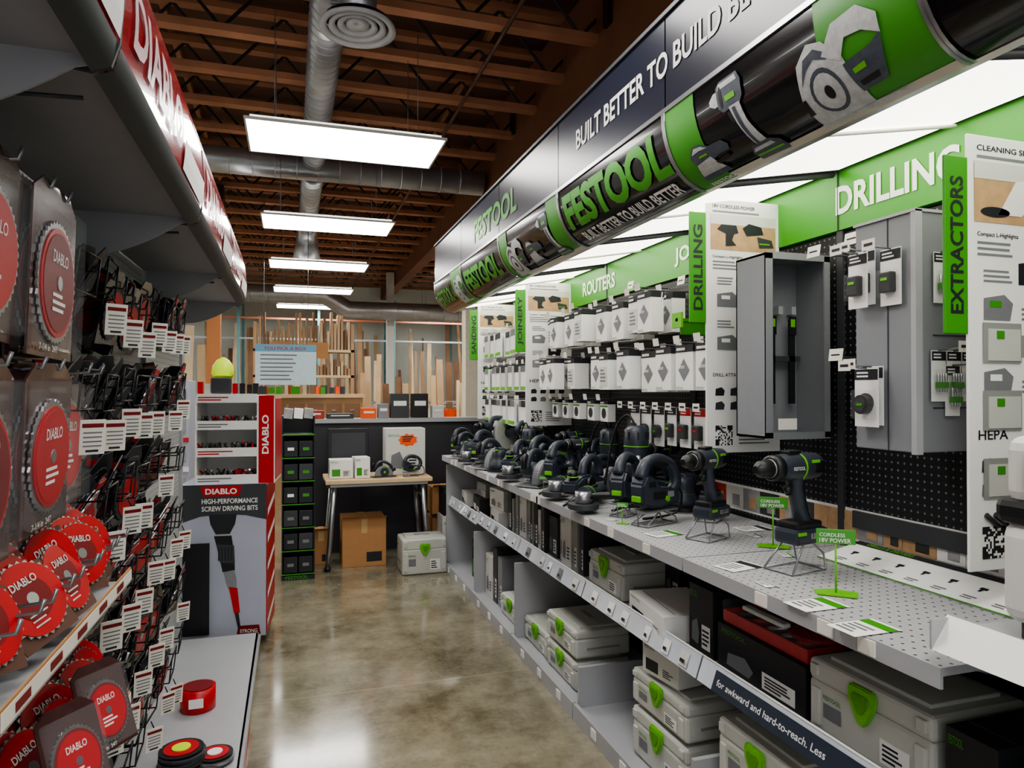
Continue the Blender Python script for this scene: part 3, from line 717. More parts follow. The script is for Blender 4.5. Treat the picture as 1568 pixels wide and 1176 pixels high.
tools=[(D,1.52,1.82,12,1.2),(D,1.52,2.30,25,1.12),(J,1.47,2.62,20,1.2),(J,1.46,2.86,40,1.15),(D,1.74,2.62,40,1.0),(S_,1.76,2.86,20,1.15),(GR,1.36,3.04,50,1.1),
(RT,1.64,3.10,70,1.3),(PL,1.42,3.24,35,1.1),(D,1.82,3.14,20,1.0),(S_,1.82,3.34,20,1.1),(GR,1.38,3.44,50,1.1),(C,1.64,3.44,25,1.05),(J,1.44,3.64,35,1.15),(RT,1.76,3.66,70,1.15),(D,1.58,3.70,20,.95),
(C,1.42,3.90,40,1.05),(S_,1.66,3.90,20,1.15),(J,1.82,3.94,30,1.1),(J,1.50,4.12,35,1.15),(GR,1.36,4.20,50,1.1),(D,1.74,4.16,20,1.0),(PL,1.44,4.40,45,1.1),(C,1.70,4.40,15,1.1),(RT,1.58,4.56,60,1.0),
(MI,1.68,4.80,-60,1.1),(S_,1.38,4.62,50,1.1),(C,1.40,4.84,35,1.05),(J,1.38,5.06,40,1.1),(J,1.80,5.08,20,1.1),(MI,1.62,5.30,-60,1.15),(GR,1.36,5.26,50,1.1),(S_,1.38,5.46,40,1.1),(C,1.42,5.66,35,1.05),(D,1.60,5.66,20,1.0),(J,1.40,5.84,30,1.0),(S_,1.74,5.76,10,1.1)]
for m_,x,y,a,s_ in tools: inst(nm[m_],m_,(x,y,Z),math.radians(a),s_)
def gsign(h=.14):
    b=B(); b.prof([(-.05,-.02),(.05,-.03),(.06,.02),(.0,.04),(-.055,.02)],.004,GREENB,c=.003,plane='xy')
    b.tube([(0,0,.004),(0,0,h)],.003,GREENB,6); b.box((0,0,h+.02),(.10,.004,.04),GREEN,rot=(-.1,0,0),bev=.001)
    f=lambda du,dv:(lambda u,v:V((-.042+du+u,-.0055-.0,h+dv+v)))
    b.text('CORDLESS',f(0,.020),.065,.010,WHITE); b.text('18V POWER',f(0,.004),.08,.012,WHITE); return b.mesh('green_shelf_sign')
g=gsign()
for x,y,s_ in ((1.44,1.56,1),(1.66,2.10,1),(1.34,2.66,.5),(1.34,3.62,.5)): inst('green_shelf_sign',g,(x,y,Z),math.radians(-35),s_)
b=B()
for x,y,a in ((1.37,1.90,-.2),(1.62,1.98,.3),(1.40,2.42,-.2),(1.34,2.76,.1),(1.33,3.30,-.2),(1.72,2.28,.1),(1.32,1.50,0),(1.32,1.70,.1),(1.3,1.32,0),(1.8,2.40,0)):
    w,h=(.09,.14) if R()<.6 else (.06,.04)
    ca,sa=math.cos(a),math.sin(a)
    f=lambda u,v,o=0:V((x+(v*ca-u*sa)*1.0,y-(u*ca+v*sa),Z+.0015+o))
    b.rect(-w/2,-h/2,w/2,h/2,f,WHITE); b.rect(-w/2,h*.2,w/2,h*.42,lambda u,v:f(u,v,.0006),random.choice([TXTD,GREEN,PHB])); b.lines(-w*.4,-h*.4,w*.3,h*.1,lambda u,v:f(u,v,.0006),TXTG,4)
b.obj('shelf_leaflets')
# ---------------------------------------------------------------- storage cases
def systainer(w,d,h):
    b=B()
    b.box((0,d/2,h*.36),(w,d,h*.70),SYS,bev=.012); b.box((0,d/2,h*.84),(w,d,h*.30),SYS,bev=.012)
    b.box((0,d/2,h*.70),(w-.012,d-.012,.012),SYSD)
    b.box((0,d/2,h+.001),(w*.8,d*.75,.012),SYS,bev=.004); b.box((0,d/2,h+.009),(w*.34,.03,.012),SYSD,bev=.004)
    for s_ in (-1,1):
        b.box((s_*w*.42,-.002,h*.36),(w*.08,.012,h*.5),SYS,bev=.004); b.box((s_*w*.43,-.003,h*.86),(w*.07,.012,h*.15),SYS,bev=.003)
        b.box((s_*(w/2+.001),d*.5,h*.35),(.008,d*.6,h*.06),SYSD)
    k=min(1,h/.16)
    L=[(-.046,.05*k),(.046,.05*k),(.056,.035*k),(.052,.005),(.034,-.022*k),(.016,-.046*k),(0,-.052*k),(-.016,-.046*k),(-.034,-.022*k),(-.052,.005),(-.056,.035*k)]
    b.prof([(x*.8,z+h*.70) for x,z in L],.016,GREENB,c=-.008,bev=.004)
    b.prof([(x*.45,z*.5+h*.70+.006) for x,z in L],.004,mat('latch_green_dark',(80,150,20),.4),c=-.017)
    return b
def sysm(w,d,h):
    b=systainer(w,d,h)
    f=lambda u,v:V((u,-.0015,v))
    b.rect(w*.12,h*.12,w*.34,h*.42,f,WHITE); b.lines(w*.14,h*.15,w*.3,h*.38,lambda u,v:V((u,-.002,v)),TXTD,4)
    b.rect(-w*.36,h*.25,-w*.2,h*.45,f,TXTG); b.text('FESTOOL',lambda u,v:V((-w*.36+u,-.002,h*.5+v)),w*.16,h*.06,GREEN)
    return b.mesh('tool_storage_case')
s1,s2,s3,s4=sysm(.40,.30,.20),sysm(.40,.30,.14),sysm(.36,.28,.17),sysm(.38,.30,.30)
def place(me,x,y,z,a=AR): inst('tool_storage_case',me,(x,y,z),a)
place(s1,1.40,1.42,.602); place(s3,1.41,2.98,.602); place(s3,1.42,.85,.602)
place(s1,1.36,2.40,.052,AR+.02); place(s2,1.36,2.40,.267,AR+.02)
place(s2,1.35,3.39,.052); place(s2,1.35,3.39,.21); place(s2,1.36,3.80,.052)
place(s1,1.36,1.80,.052); place(s1,1.36,1.80,.27); place(s2,1.36,4.3,.052)
place(s1,1.40,1.36,.052); place(s2,1.40,1.36,.27)
def pbox(w,d,h,m_,style=0):
    b=B(); b.box((0,d/2,h/2),(w,d,h),m_,bev=.0015)
    f=lambda u,v:V((u,-.001,v)); inv=WHITE if m_ in (TXTD,BLACK,DG) else TXTD
    b.text('FESTOOL',lambda u,v:V((-w*.44+u,-.0015,h*.82+v)),w*.3,min(.02,h*.1),GREEN)
    b.rect(w*.05,h*.1,w*.4,h*.45,f,WHITE if inv is WHITE else OFFW); b.lines(w*.08,h*.14,w*.36,h*.4,lambda u,v:V((u,-.0018,v)),TXTD,4)
    if style==0:
        b.poly([(-w*.38,h*.15),(-w*.1,h*.12),(-w*.05,h*.3),(-w*.15,h*.5),(-w*.36,h*.42)],f,TXTG)
    else: b.rect(-w*.4,h*.12,-w*.05,h*.5,f,inv if style==2 else GREEN)
    b.rect(-w*.45,d*.2,w*.45,d*.215,lambda u,v:V((u,v,h+.0008)),TXTG)
    return b
bmB=pbox(.43,.32,.15,TXTD,0)
bmB.box((0,.16,.19),(.42,.30,.075),CLEAR,bev=.01); bmB.box((0,.16,.155),(.40,.28,.008),RED,bev=.003)
for s_ in (-1,1): bmB.box((s_*.20,.16,.175),(.01,.29,.04),RED,bev=.003); bmB.box((0,.16+s_*.14,.175),(.40,.01,.04),RED,bev=.003)
bmB.box((0,.03,.230),(.20,.03,.014),OFFW,bev=.004)
for q in range(6): bmB.tube([(-.17+.07*q,.06,.175),(-.13+.07*q,.26,.175)],.010,random.choice([STEEL,RED,BLACK]),8)
bmB.disc((-.08,.18,.19),(0,0,1),.07,.01,DRED,24); bmB.disc((.09,.15,.19),(0,0,1),.08,.01,RED,24)
bmB.obj('boxed_kit_with_clear_lid',(1.41,1.86,.602),AR)
pbox(.15,.3,.24,TXTD,0).obj('product_box',(1.41,2.18,.602),AR)
pbox(.36,.26,.10,WHITE,2).obj('product_box',(1.35,2.48,.602),AR-.12)
pbox(.12,.25,.22,TXTD,0).obj('product_box',(1.62,2.73,.602),AR)
y=3.26
while y<4.48:
    w=random.choice([.06,.05,.09,.14,.08]); h=U(.22,.31)
    pbox(w-.004,.32,h,random.choice([TXTD,DG,MG,OFFW,DG,SYSD]),0).obj('product_box',(1.42+U(-.02,.03),y+w/2,.602),AR)
    y+=w+.004
for (w,h,m_,y) in ((.3,.10,OFFW,4.74),(.3,.12,TXTD,5.24),(.28,.1,OFFW,5.64)):
    pbox(w,.3,h,m_,2).obj('product_box',(1.38,y,.602),AR-.1)
pbox(.26,.25,.14,OFFW,0).obj('product_box',(1.40,4.75,.704),AR+.1); pbox(.26,.25,.1,SYSD,0).obj('product_box',(1.42,5.24,.724),AR)
pbox(.10,.3,.34,MG).obj('product_box',(1.38,4.60,.052),AR); pbox(.10,.3,.38,DG).obj('product_box',(1.38,4.72,.052),AR); pbox(.18,.3,.3,OFFW).obj('product_box',(1.38,4.87,.052),AR)
pbox(.3,.3,.3,TXTD,1).obj('product_box',(1.40,5.3,.052),AR)
pbox(.12,.3,.2,TXTD).obj('product_box',(1.40,1.13,.602),AR)
pbox(.22,.2,.12,OFFW,2).obj('product_box',(1.37,2.40,.425),AR+.15)
# dust extractor
b=B()
b.box((0,.18,.13),(.34,.36,.20),OFFW,bev=.03,seg=3); b.box((0,.18,.25),(.35,.37,.05),BLACK,bev=.015); b.box((0,.18,.33),(.33,.35,.14),OFFW,bev=.03,seg=3)
b.box((0,-.004,.33),(.22,.012,.08),BLACK,bev=.004); b.disc((.05,-.012,.33),(0,1,0),.022,.012,GREENB,18); b.disc((-.05,-.012,.33),(0,1,0),.018,.012,DG,18)
b.ctube([(-.12,.04,.39),(-.12,.08,.45),(.12,.08,.45),(.12,.04,.39)],.013,BLACK,10); b.box((0,-.005,.18),(.05,.02,.05),GREENB,bev=.005)
for s_ in (-1,1):
    b.tube([(s_*.13,.32,.05),(s_*.165,.32,.05)],.05,BLACK,20); b.cyl((s_*.13,.04,.0),(s_*.13,.04,.04),.018,BLACK,seg=10)
b.obj('dust_extractor',(1.35,.86,1.062),AR)
# ---------------------------------------------------------------- left gondola
b=B()
b.bx(-.66,-.617,.18,4.42,.1,2.32,PEGW)
for y in (.18,1.24,2.30,3.36,4.42):
    b.bx(-.665,-.60,y-.018,y+.018,0,2.32,LG)
    pts=[(-.60,2.10),(-.60,1.93)]+[(-.58+.26*k/8,1.94+.11*((k/8)**1.8)) for k in range(9)]+[(-.285,2.06),(-.285,2.10)]
    b.prof(pts,.006,UND,c=y+(.018 if y<1 else -.02))
b.bx(-.617,-.18,.18,4.42,.085,.10,LG); b.bx(-.195,-.18,.18,4.42,.0,.1,MG)
b.prof([(-.617,0),(-.18,0),(-.18,.1),(-.617,.1)],.01,MG,c=4.425)
PINK=mat('fascia_print_pale',(232,200,204),.3)
for i in range(4):
    y0=.18+1.06*i+.006; y1=y0+1.048
    b.bx(-.61,-.30,y0,y1,2.07,2.085,UND)
    P=[(-.30,2.05),(-.272,2.062),(-.262,2.10),(-.255,2.19),(-.262,2.28),(-.268,2.315),(-.285,2.33)]
    vs=[]
    for x,z in P: vs+=[(x,y0,z),(x,y1,z)]
    b.add(vs[:6],[(0,1,3,2),(2,3,5,4)],DG,True); b.add(vs[4:],[(0,1,3,2),(2,3,5,4),(4,5,7,6),(6,7,9,8)],REDG,True)
    b.prof([(-.61,2.085),(-.30,2.05),(-.272,2.062),(-.260,2.10),(-.253,2.19),(-.260,2.28),(-.285,2.33),(-.30,2.33),(-.30,2.1),(-.61,2.1)],.008,DG,c=y1)
    fx=lambda v:-.2535-.007*((v-2.19)/.09)**2
    cutx=lambda u,v:V((fx(v)+.0012,u,v))
    for (za,zb) in ((2.105,2.14),(2.14,2.18)): b.rect(y1-.40,za,y1-.01,zb,cutx,WHITE)  # white bands: light reflected in the glossy red fascia, painted on
    b.text('DIABLO',lambda u,v:cutx(y0+.06+u,2.13+v),.56,.12,PINK,.03,cuts=4)
    b.tube([(-.59,y0+.1,2.04),(-.34,y0+.1,2.05)],.004,DG,6)
b.tube([(-.19,.2,.09),(-.178,4.40,.09)],.012,LG,8)
b.bx(-.179,-.174,2.6,3.4,.0,.09,RED)
b.obj('blade_display_gondola')
par=empty('saw_blade_assortment')
SMOKE=mat('pack_smoke_black',(36,34,36),.2,var=.1,coat=.5)
def blades(kind,n=5,sz=.17,tag=True):
    b=B()
    for s_ in (-1,1):
        b.tube([(0,s_*sz*.42,.0),(.175,s_*sz*.42,.0),(.185,s_*sz*.42,.03)],.003,BWIRE,5)
        b.tube([(0,s_*sz*.42,-.06),(.175,s_*sz*.42,-.06),(.185,s_*sz*.42,.03)],.003,BWIRE,5)
    b.tube([(.185,-sz*.42,.03),(.185,sz*.42,.03)],.003,BWIRE,5); b.tube([(.175,-sz*.42,-.06),(.175,sz*.42,-.06)],.003,BWIRE,5)
    x=.02
    for i in range(n):
        M0=b.M.copy(); lean=U(.15,.5)
        b.M=Matrix.Translation((x,U(-.012,.012),.03+U(-.01,.02)))@Euler((U(-.2,.2),lean,U(-.35,.1))).to_matrix().to_4x4()
        mm=random.choice([SMOKE,SMOKE,BLACK,DG])
        b.prof([(-sz/2,-.18),(sz/2,-.18),(sz/2,-.02),(sz*.2,.03),(-sz*.2,.03),(-sz/2,-.02)],.003,mm,plane='yz')
        b.disc((.005,0,-.09),(1,0,0),sz*.46,.003,STEEL if R()<.6 else DG,22,1,.005)
        b.disc((.0075,0,-.09),(1,0,0),sz*.36,.002,(RED if R()<.7 else DRED) if kind else random.choice([DRED,SMOKE,DG]),18)
        b.disc((.009,0,-.09),(1,0,0),sz*.08,.002,STEEL,12)
        if R()<.4: b.box((.0035,0,.005),(.002,sz*.5,.02),RED)
        b.M=M0; x+=.033
    if tag:
        M0=b.M.copy(); b.M=Matrix.Translation((.195,-sz*.2,-.12))@Euler((0,.12,-1.0)).to_matrix().to_4x4()
        b.box((0,0,0),(.002,.052,.078),TAG); b.box((.0015,0,.026),(.001,.044,.009),DRED)
        for k in range(4): b.box((.0015,0,.010-.010*k),(.001,.038,.003),TXTG)
        b.box((.0015,.0,-.031),(.001,.026,.005),TXTD)
        b.M=M0
        b.tube([(.185,-sz*.2,-.06),(.195,-sz*.2,-.085)],.002,BWIRE,4)
    return b.mesh('blade_rack')
bl=[blades(1),blades(0),blades(1,4,tag=False),blades(0,6),blades(1,5)]
for r in range(6):
    z=1.83-.262*r
    y=1.98 if r>1 else 1.78
    while y<3.28:
        inst('rack',random.choice(bl),(-.616,y,z+U(-.03,.03)),U(-.08,.08),parent=par)
        y+=.2
def bigpack(r=.12,col=RED):
    b=B(); w=r*2+.03; h=r*2+.09
    b.prof([(-w/2,-h),(w/2,-h),(w/2,-.03),(w*.3,0),(-w*.3,0),(-w/2,-.03)],.004,mat('pack_card',(70,44,42),.25,var=.35,coat=.4),plane='yz')
    c=-h/2-.02
    b.disc((.006,0,c),(1,0,0),r,.004,STEEL,40,1,.006); b.disc((.0095,0,c),(1,0,0),r*.88,.002,RED if col is not RED else DRED,36); b.disc((.0108,0,c),(1,0,0),r*.80,.002,RED if col is not DRED else DRED,36); b.disc((.012,0,c),(1,0,0),r*.12,.002,STEEL,16)
    b.text('DIABLO',lambda u,v:V((.0125,-r*.4+u,c+r*.3+v)),r*.8,r*.2,WHITE)
    b.lines(-r*.35,c-r*.5,r*.35,c-r*.15,lambda u,v:V((.0125,u,v)),WHITE,3)
    b.text('7-1/4 in  24T',lambda u,v:V((.0125,-w*.4+u,-h+.01+v)),w*.4,.012,OFFW)
    b.box((.014,0,-h/2-.01),(.022,w*.94,h*.85),CLEAR,bev=.008)
    return b.mesh('big_pack')
def loose(r=.072):
    b=B(); b.disc((0,0,0),(1,0,0),r,.003,STEEL,30,1,.006); b.disc((.0022,0,0),(1,0,0),r*.93,.002,RED,36); b.disc((.0035,0,0),(1,0,0),r*.16,.002,STEEL,16); b.disc((.0034,0,0),(1,0,0),r*.55,.001,DRED,24)
    b.text('DIABLO',lambda u,v:V((.0045,-r*.4+u,r*.35+v)),r*.8,r*.2,OFFW,.02); b.lines(-r*.35,-r*.7,r*.3,-r*.3,lambda u,v:V((.0045,u,v)),OFFW,3,.3)
    b.box((-.004,0,-.012),(.002,r*1.7,r*1.9),mat('blade_card',(96,64,54),.5))
    return b.mesh('loose_blade')
bp=[bigpack(.115,DRED),bigpack(.105,STEEL),bigpack(.10,RED)]
LB=loose()
bw=B()
def wires(y,z,L=.2):
    for s_ in (-.05,.05): bw.tube([(-.616,y+s_,z),(-.616+L,y+s_,z+.02),(-.61+L,y+s_,z+.04)],.0035,WIRE,6)
for (x,y,z,k) in ((-.42,1.50,1.93,0),(-.43,1.24,1.93,1),(-.42,1.46,1.60,1),(-.43,1.20,1.60,0),(-.47,1.75,1.60,1)):
    for q in range(5):
        o=inst('pack',bp[k],(0,0,0),0,parent=par); o.location=(x-q*.028,y+U(-.008,.008),z); o.rotation_euler=(U(-.05,.05),U(.0,.05),U(-.06,.02))
    wires(y,z-.03)
for row,z in enumerate((1.20,.90,.62)):
    for (x,y) in ((-.44,1.22),(-.43,1.38),(-.42,1.54),(-.43,1.68),(-.45,1.82)):
        for q in range(4):
            o=inst('blade',LB,(0,0,0),0,1.0 if q else .97,parent=par)
            o.location=(x-q*.024+.01,y+U(-.02,.02),z+.012*q+U(-.01,.01)); o.rotation_euler=(U(-.3,.3),-.38+U(-.12,.12),-.32+U(-.2,.2))
        wires(y,z-.02,.24)
    if row>0:
        for (x,y) in ((-.40,1.60),(-.40,1.40)):
            o=inst('pack',bp[2],(0,0,0),0,.6,parent=par); o.location=(x+.02,y,z+.10); o.rotation_euler=(-.1,-.35,-.4)
    bw.bx(-.375,-.372,1.1,1.9,z-.115,z-.082,CARD); bw.bx(-.371,-.370,1.1,1.9,z-.112,z-.086,TAG); bw.bx(-.616,-.372,1.1,1.9,z-.118,z-.114,LG)
    for k in range(5): bw.bx(-.3695,-.369,1.15+.15*k,1.21+.15*k,z-.106,z-.092,DRED)
o=bw.obj('wire_rails',parent=par)
b=B(); b.tube([(0,0,0),(0,0,.004),(0,0,.10)],[.072,.075,.075],RED,32); b.tube([(0,0,.1),(0,0,.104)],.064,DRED,32); b.box((0,-.076,.05),(.06,.004,.04),WHITE); b.obj('round_red_tin',(-.40,3.46,.101))
b=B()
for (x,y,n,r) in ((-.40,2.95,5,.085),(-.30,2.72,4,.09),(-.50,2.72,6,.08),(-.28,2.95,2,.07),(-.38,2.5,5,.09)):
    for q in range(n):
        cx,cy=x+U(-.01,.01),y+U(-.01,.01); b.disc((cx,cy,.106+q*.012),(U(-.05,.05),U(-.05,.05),1),r,.01,random.choice([BLACK,DG,DRED,STEEL]),24)
    b.disc((x,y,.106+n*.012),(0,0,1),r*.95,.004,BLACK,24); b.disc((x,y,.11+n*.012),(0,0,1),r*.75,.003,RED,24); b.disc((x,y,.113+n*.012),(0,0,1),r*.4,.003,YEL if n==5 else WHITE,20)
b.obj('abrasive_disc_stacks')
# ---------------------------------------------------------------- screw bit floor display
b=B()
PR=mat('display_print',(172,175,190),.4,var=.12,scale=4)
b.bx(0,.5,0,.42,.05,.98,PR,.003); b.bx(.501,.504,.0,.42,.06,.97,RED)
for k in range(5): b.poly([(.02+.0,.1+.17*k),(.38,.16+.17*k),(.38,.2+.17*k),(.02,.14+.17*k)],lambda u,v:V((.506,u,v)),WHITE)
f=lambda u,v:V((u,-.002,v)); f2=lambda u,v:V((u,-.003,v)); f3=lambda u,v:V((u,-.004,v)); f4=lambda u,v:V((u,-.005,v))
b.poly([(.0,.98),(.5,.98),(.5,.76),(.38,.79),(.25,.80),(.12,.79),(0,.75)],f,DG)
b.poly([(.12,.97),(.36,.97),(.34,.91),(.14,.91)],f2,RED); b.text('DIABLO',lambda u,v:f3(.15+u,.922+v),.18,.035,WHITE,.03)
b.text('HIGH-PERFORMANCE',lambda u,v:f3(.13+u,.865+v),.32,.03,WHITE,.02); b.text('SCREW DRIVING BITS',lambda u,v:f3(.13+u,.82+v),.32,.03,WHITE,.02)
b.poly([(.17,.80),(.33,.80),(.32,.74),(.29,.68),(.21,.68),(.18,.74)],f2,TXTD); b.poly([(.20,.67),(.30,.67),(.315,.56),(.32,.46),(.25,.45),(.23,.55)],f3,BLACK)
b.poly([(.215,.62),(.315,.61),(.32,.50),(.235,.51)],f4,DG)
for k in range(5): b.rect(.225+k*.018,.52,.232+k*.018,.60,lambda u,v:V((u,-.0058,v)),BLACK)
b.poly([(.255,.46),(.315,.46),(.330,.40),(.325,.32),(.29,.32),(.27,.38)],f2,STEEL); b.poly([(.285,.36),(.335,.35),(.35,.2),(.315,.2)],f3,RED); b.poly([(.318,.2),(.342,.2),(.352,.12),(.345,.09),(.335,.12)],f2,TXTD)
b.poly([(.33,.06),(.47,.06),(.46,.12),(.34,.12)],f2,DRED); b.text('STRONG',lambda u,v:f3(.35+u,.075+v),.1,.022,WHITE)
b.box((.09,-.03,.36),(.18,.012,.55),BLACK,bev=.003)
b.bx(.08,.09,.05,.38,.98,1.5,WHITE); b.bx(.44,.45,.02,.38,.98,1.5,WHITE); b.bx(.08,.45,.36,.38,.98,1.52,WHITE)
b.bx(.45,.54,.02,.03,.98,1.52,RED); b.bx(.54,.545,.02,.40,.98,1.5,WHITE); b.bx(.545,.55,.04,.38,1.0,1.5,RED)
b.text('DIABLO',lambda u,v:V((.51-v,.018,1.16+u)),.24,.04,WHITE,.03)
for k in range(4):
    z=1.0+k*.165; b.bx(.09,.44,.03,.36,z-.01,z-.004,WHITE); b.bx(.09,.44,.028,.034,z-.02,z+.035,WHITE)
    b.lines(.1,z-.01,.3,z+.02,lambda u,v:V((u,.027,v)),RED if k%2 else TXTG,2)
    if k<3:
        for q in range(40):
            x=U(.1,.43); b.cyl((x,U(.05,.2),z+.02),(x+U(-.02,.02),U(.05,.15),z+.06),.006,random.choice([STEEL,BLACK,DG,RED]),seg=6)
for q in range(9):
    x=.10+q*.04; b.box((x,.12+U(-.03,.05),1.56),(.03,.03,U(.05,.09)),random.choice([RED,BLACK,WHITE,OFFW]))
b.bx(.09,.45,.05,.36,1.50,1.52,WHITE)
b.box((.22,.1,1.58),(.12,.04,.10),DG,bev=.01)
for x in (.05,.45):
    for y in (.05,.37): b.tube([(x-.012,y,.025),(x+.012,y,.025)],.025,BLACK,14); b.bx(x-.015,x+.015,y-.015,y+.015,.025,.05,DG)
b.obj('screw_bit_floor_display',(-.64,4.56,0),math.radians(-5))
b=B(); b.bx(0,.34,0,.35,.0,1.62,PR,.004)
for k in range(7): b.bx(.0,.34,-.01,0,.2+k*.2,.23+k*.2,RED if k%2 else WHITE); b.bx(.02,.32,-.006,0,.26+k*.2,.36+k*.2,random.choice([DG,PHB,OFFW]))
b.obj('accessory_display_rack',(-1.0,5.15,0))
# ---------------------------------------------------------------- far area
b=B(); CW=mat('counter_dark',(54,54,59),.5)
b.bx(.05,2.9,6.82,6.92,0,1.24,CW); b.bx(.0,2.95,6.78,6.96,1.24,1.28,LG)
for k in range(5): b.bx(.1+k*.55,.105+k*.55,6.815,6.82,0,1.24,BLACK)
b.obj('counter_half_wall')
b=B(); b.box((.74,6.35,.765),(.92,.55,.035),PLY,bev=.004); b.box((.74,6.35,.735),(.86,.5,.03),LG,bev=.003)
for x in (.36,1.12):
    for y in (6.14,6.56):
        b.tube([(x,y,.75),(x+(-.06 if x<.7 else .06),y,.0)],.022,STEEL,12); b.tube([(x+(-.056 if x<.7 else .056),y,.04),(x+(-.06 if x<.7 else .06),y,0)],.027,BLACK,12)
    b.tube([(x,6.14,.62),(x,6.56,.62)],.012,STEEL,8)
for x in (.30,1.18): b.box((x,6.1,.745),(.04,.03,.05),BLACK,bev=.004)
b.obj('folding_workbench')
def plainbox(nm_,w,d,h,m_,loc,rz=0,extra=None):
    bb=pbox(w,d,h,m_,1 if extra=='g' else 0)
    if extra=='o': bb.prof([(.02+math.cos(t*math.pi/9)*(.09 if t%2 else .075),h*.75+math.sin(t*math.pi/9)*(.06 if t%2 else .045)) for t in range(18)],.003,ORANGE,c=-.004); bb.lines(-.03,h*.7,.07,h*.84,lambda u,v:V((u,-.007,v)),TXTD,3)
    bb.obj(nm_,loc,rz)
plainbox('product_box',.36,.22,.42,OFFW,(1.0,6.33,.784),0,'o')
plainbox('product_box',.20,.2,.16,WHITE,(.42,6.2,.784),0,'g'); plainbox('product_box',.13,.16,.18,WHITE,(.60,6.18,.784),.1,'g')
b=B(); b.box((0,0,.21),(.36,.02,.42),BLACK,rot=(-.06,0,0),bev=.004); b.box((0,-.016,.21),(.30,.004,.34),DG,rot=(-.06,0,0)); b.obj('display_panel_board',(.50,6.48,.784))
inst('circular_saw',C,(.78,6.2,.783),math.radians(10),.7); inst('jigsaw',J,(1.02,6.17,.783),math.radians(10),.8)
def carton(w,d,h):
    b=B(); b.box((0,d/2,h/2),(w,d,h),CARD,bev=.003); b.box((0,d/2,h+.001),(.05,d,.003),mat('tape',(190,160,110),.3)); b.box((0,-.001,h*.85),(.05,.003,h*.3),MATS['tape'])
    b.rect(.05*w,.1*h,.4*w,.3*h,lambda u,v:V((u,-.002,v)),TXTD)
    b.add([(-w/2,0,h),(w/2,0,h),(w/2,-.06,h+.03),(-w/2,-.06,h+.03)],[(0,1,2,3)],CARD)
    return b
carton(.38,.35,.42).obj('cardboard_box',(.62,6.22,0)); carton(.3,.3,.35).obj('cardboard_box',(1.42,6.45,0)); carton(.3,.25,.25).obj('cardboard_box',(1.42,6.45,.385))
carton(.12,.2,.3).obj('cardboard_box',(.26,6.4,0))
place(s4,1.08,5.80,0,0); plainbox('product_box',.2,.25,.42,OFFW,(1.40,6.12,0),0,'g'); plainbox('product_box',.22,.2,.25,BLACK,(1.42,6.14,.422),0)
b=B(); b.bx(0,.01,0,.4,0,1.34,BLACK); b.bx(.25,.26,0,.4,0,1.34,BLACK); b.bx(0,.26,.39,.4,0,1.34,BLACK)
for k in range(7):
    z=.02+k*.19; b.bx(0,.26,0,.4,z+.02,z+.03,BLACK); b.bx(0,.26,-.004,0,z+.022,z+.03,GREEN)
    if k<6:
        for q in range(2): b.box((.07+.12*q,.15,z+.10),(.11,.28,.13),random.choice([BLACK,TXTD,DG]),bev=.003); b.box((.07+.12*q,.008,z+.10),(.05,.003,.025),random.choice([WHITE,TXTG,TXTG,GREEN]))
b.bx(0,.26,-.006,0,0,.035,BLACK); b.text('FESTOOL',lambda u,v:V((.03+u,-.008,.008+v)),.18,.028,GREEN)
for q in range(3): b.box((.05+.08*q,.1,1.36),(.07,.2,.08),random.choice([CARD,PHB,WHITE]),rot=(0,.1,0))
b.obj('small_parts_shelf_tower',(-.07,5.95,0))
b=B()
for x,w,h,m_ in ((1.02,.18,.24,DG),(1.22,.16,.24,BLACK),(1.40,.12,.12,OFFW),(.2,.2,.08,PHR),(.45,.25,.05,DG),(.72,.14,.10,ORANGE),(.86,.1,.14,MG)):
    b.box((x,6.87,1.28+h/2),(w,.12,h),m_,bev=.004); b.box((x,6.808,1.28+h*.6),(w*.7,.002,h*.2),WHITE)
b.obj('counter_stock')
b=B(); b.bx(0,1.5,0,.5,0,1.45,WOODS[1])
for i in range(6):
    for j in range(3): b.bx(.03+i*.245,.24+i*.245,-.01,.0,.75+j*.22,.93+j*.22,WOODS[3]); b.box((.13+i*.245,-.015,.84+j*.22),(.05,.012,.02),STEEL)
b.bx(-.03,1.53,-.03,.53,1.45,1.5,WOODS[0])
for k in range(16): b.box((U(.05,1.4),U(.05,.3),1.55),(U(.04,.12),.1,U(.08,.14)),random.choice([DG,ORANGE,WHITE,GREEN,PHR,STEEL]))
b.obj('wooden_drawer_cabinet',(-.55,9.8,0))
b=B()
b.bx(0,1.5,0,.4,1.75,1.79,WOODS[2]); b.bx(0,1.5,0,.4,2.15,2.19,WOODS[2]); b.bx(0,.05,0,.4,0,2.6,WOODS[4]); b.bx(1.45,1.5,0,.4,0,2.6,WOODS[4])
for k in range(26): x=.08+k*.053; h=U(.25,.6); b.bx(x,x+.035,.05,.3,2.19,2.19+h,random.choice(WOODS)); b.bx(x,x+.04,.03,.3,1.79,1.79+U(.1,.3),random.choice(WOODS))
for x in (.25,.8): b.bx(x,x+.3,-.01,0,2.05,2.3,CARD)
b.obj('timber_offcut_shelf',(-.55,11.2,0))
b=B(); b.bx(0,.72,0,.02,1.62,2.12,mat('sign_pale_blue',(206,228,236),.4))
for k in range(7): b.rect(.06,1.68+k*.05,U(.4,.65),1.695+k*.05,lambda u,v:V((u,-.003,v)),TXTG)
b.rect(.0,2.03,.72,2.12,lambda u,v:V((u,-.002,v)),mat('sign_blue',(110,170,200),.4)); b.text('YOU PICK A BOX',lambda u,v:V((.1+u,-.004,2.05+v)),.5,.04,RED)
b.tube([(.1,.01,2.12),(.1,.01,3.9)],.004,WIRE,5); b.tube([(.62,.01,2.12),(.62,.01,3.9)],.004,WIRE,5)
b.obj('hanging_notice_board',(-.42,9.0,0))
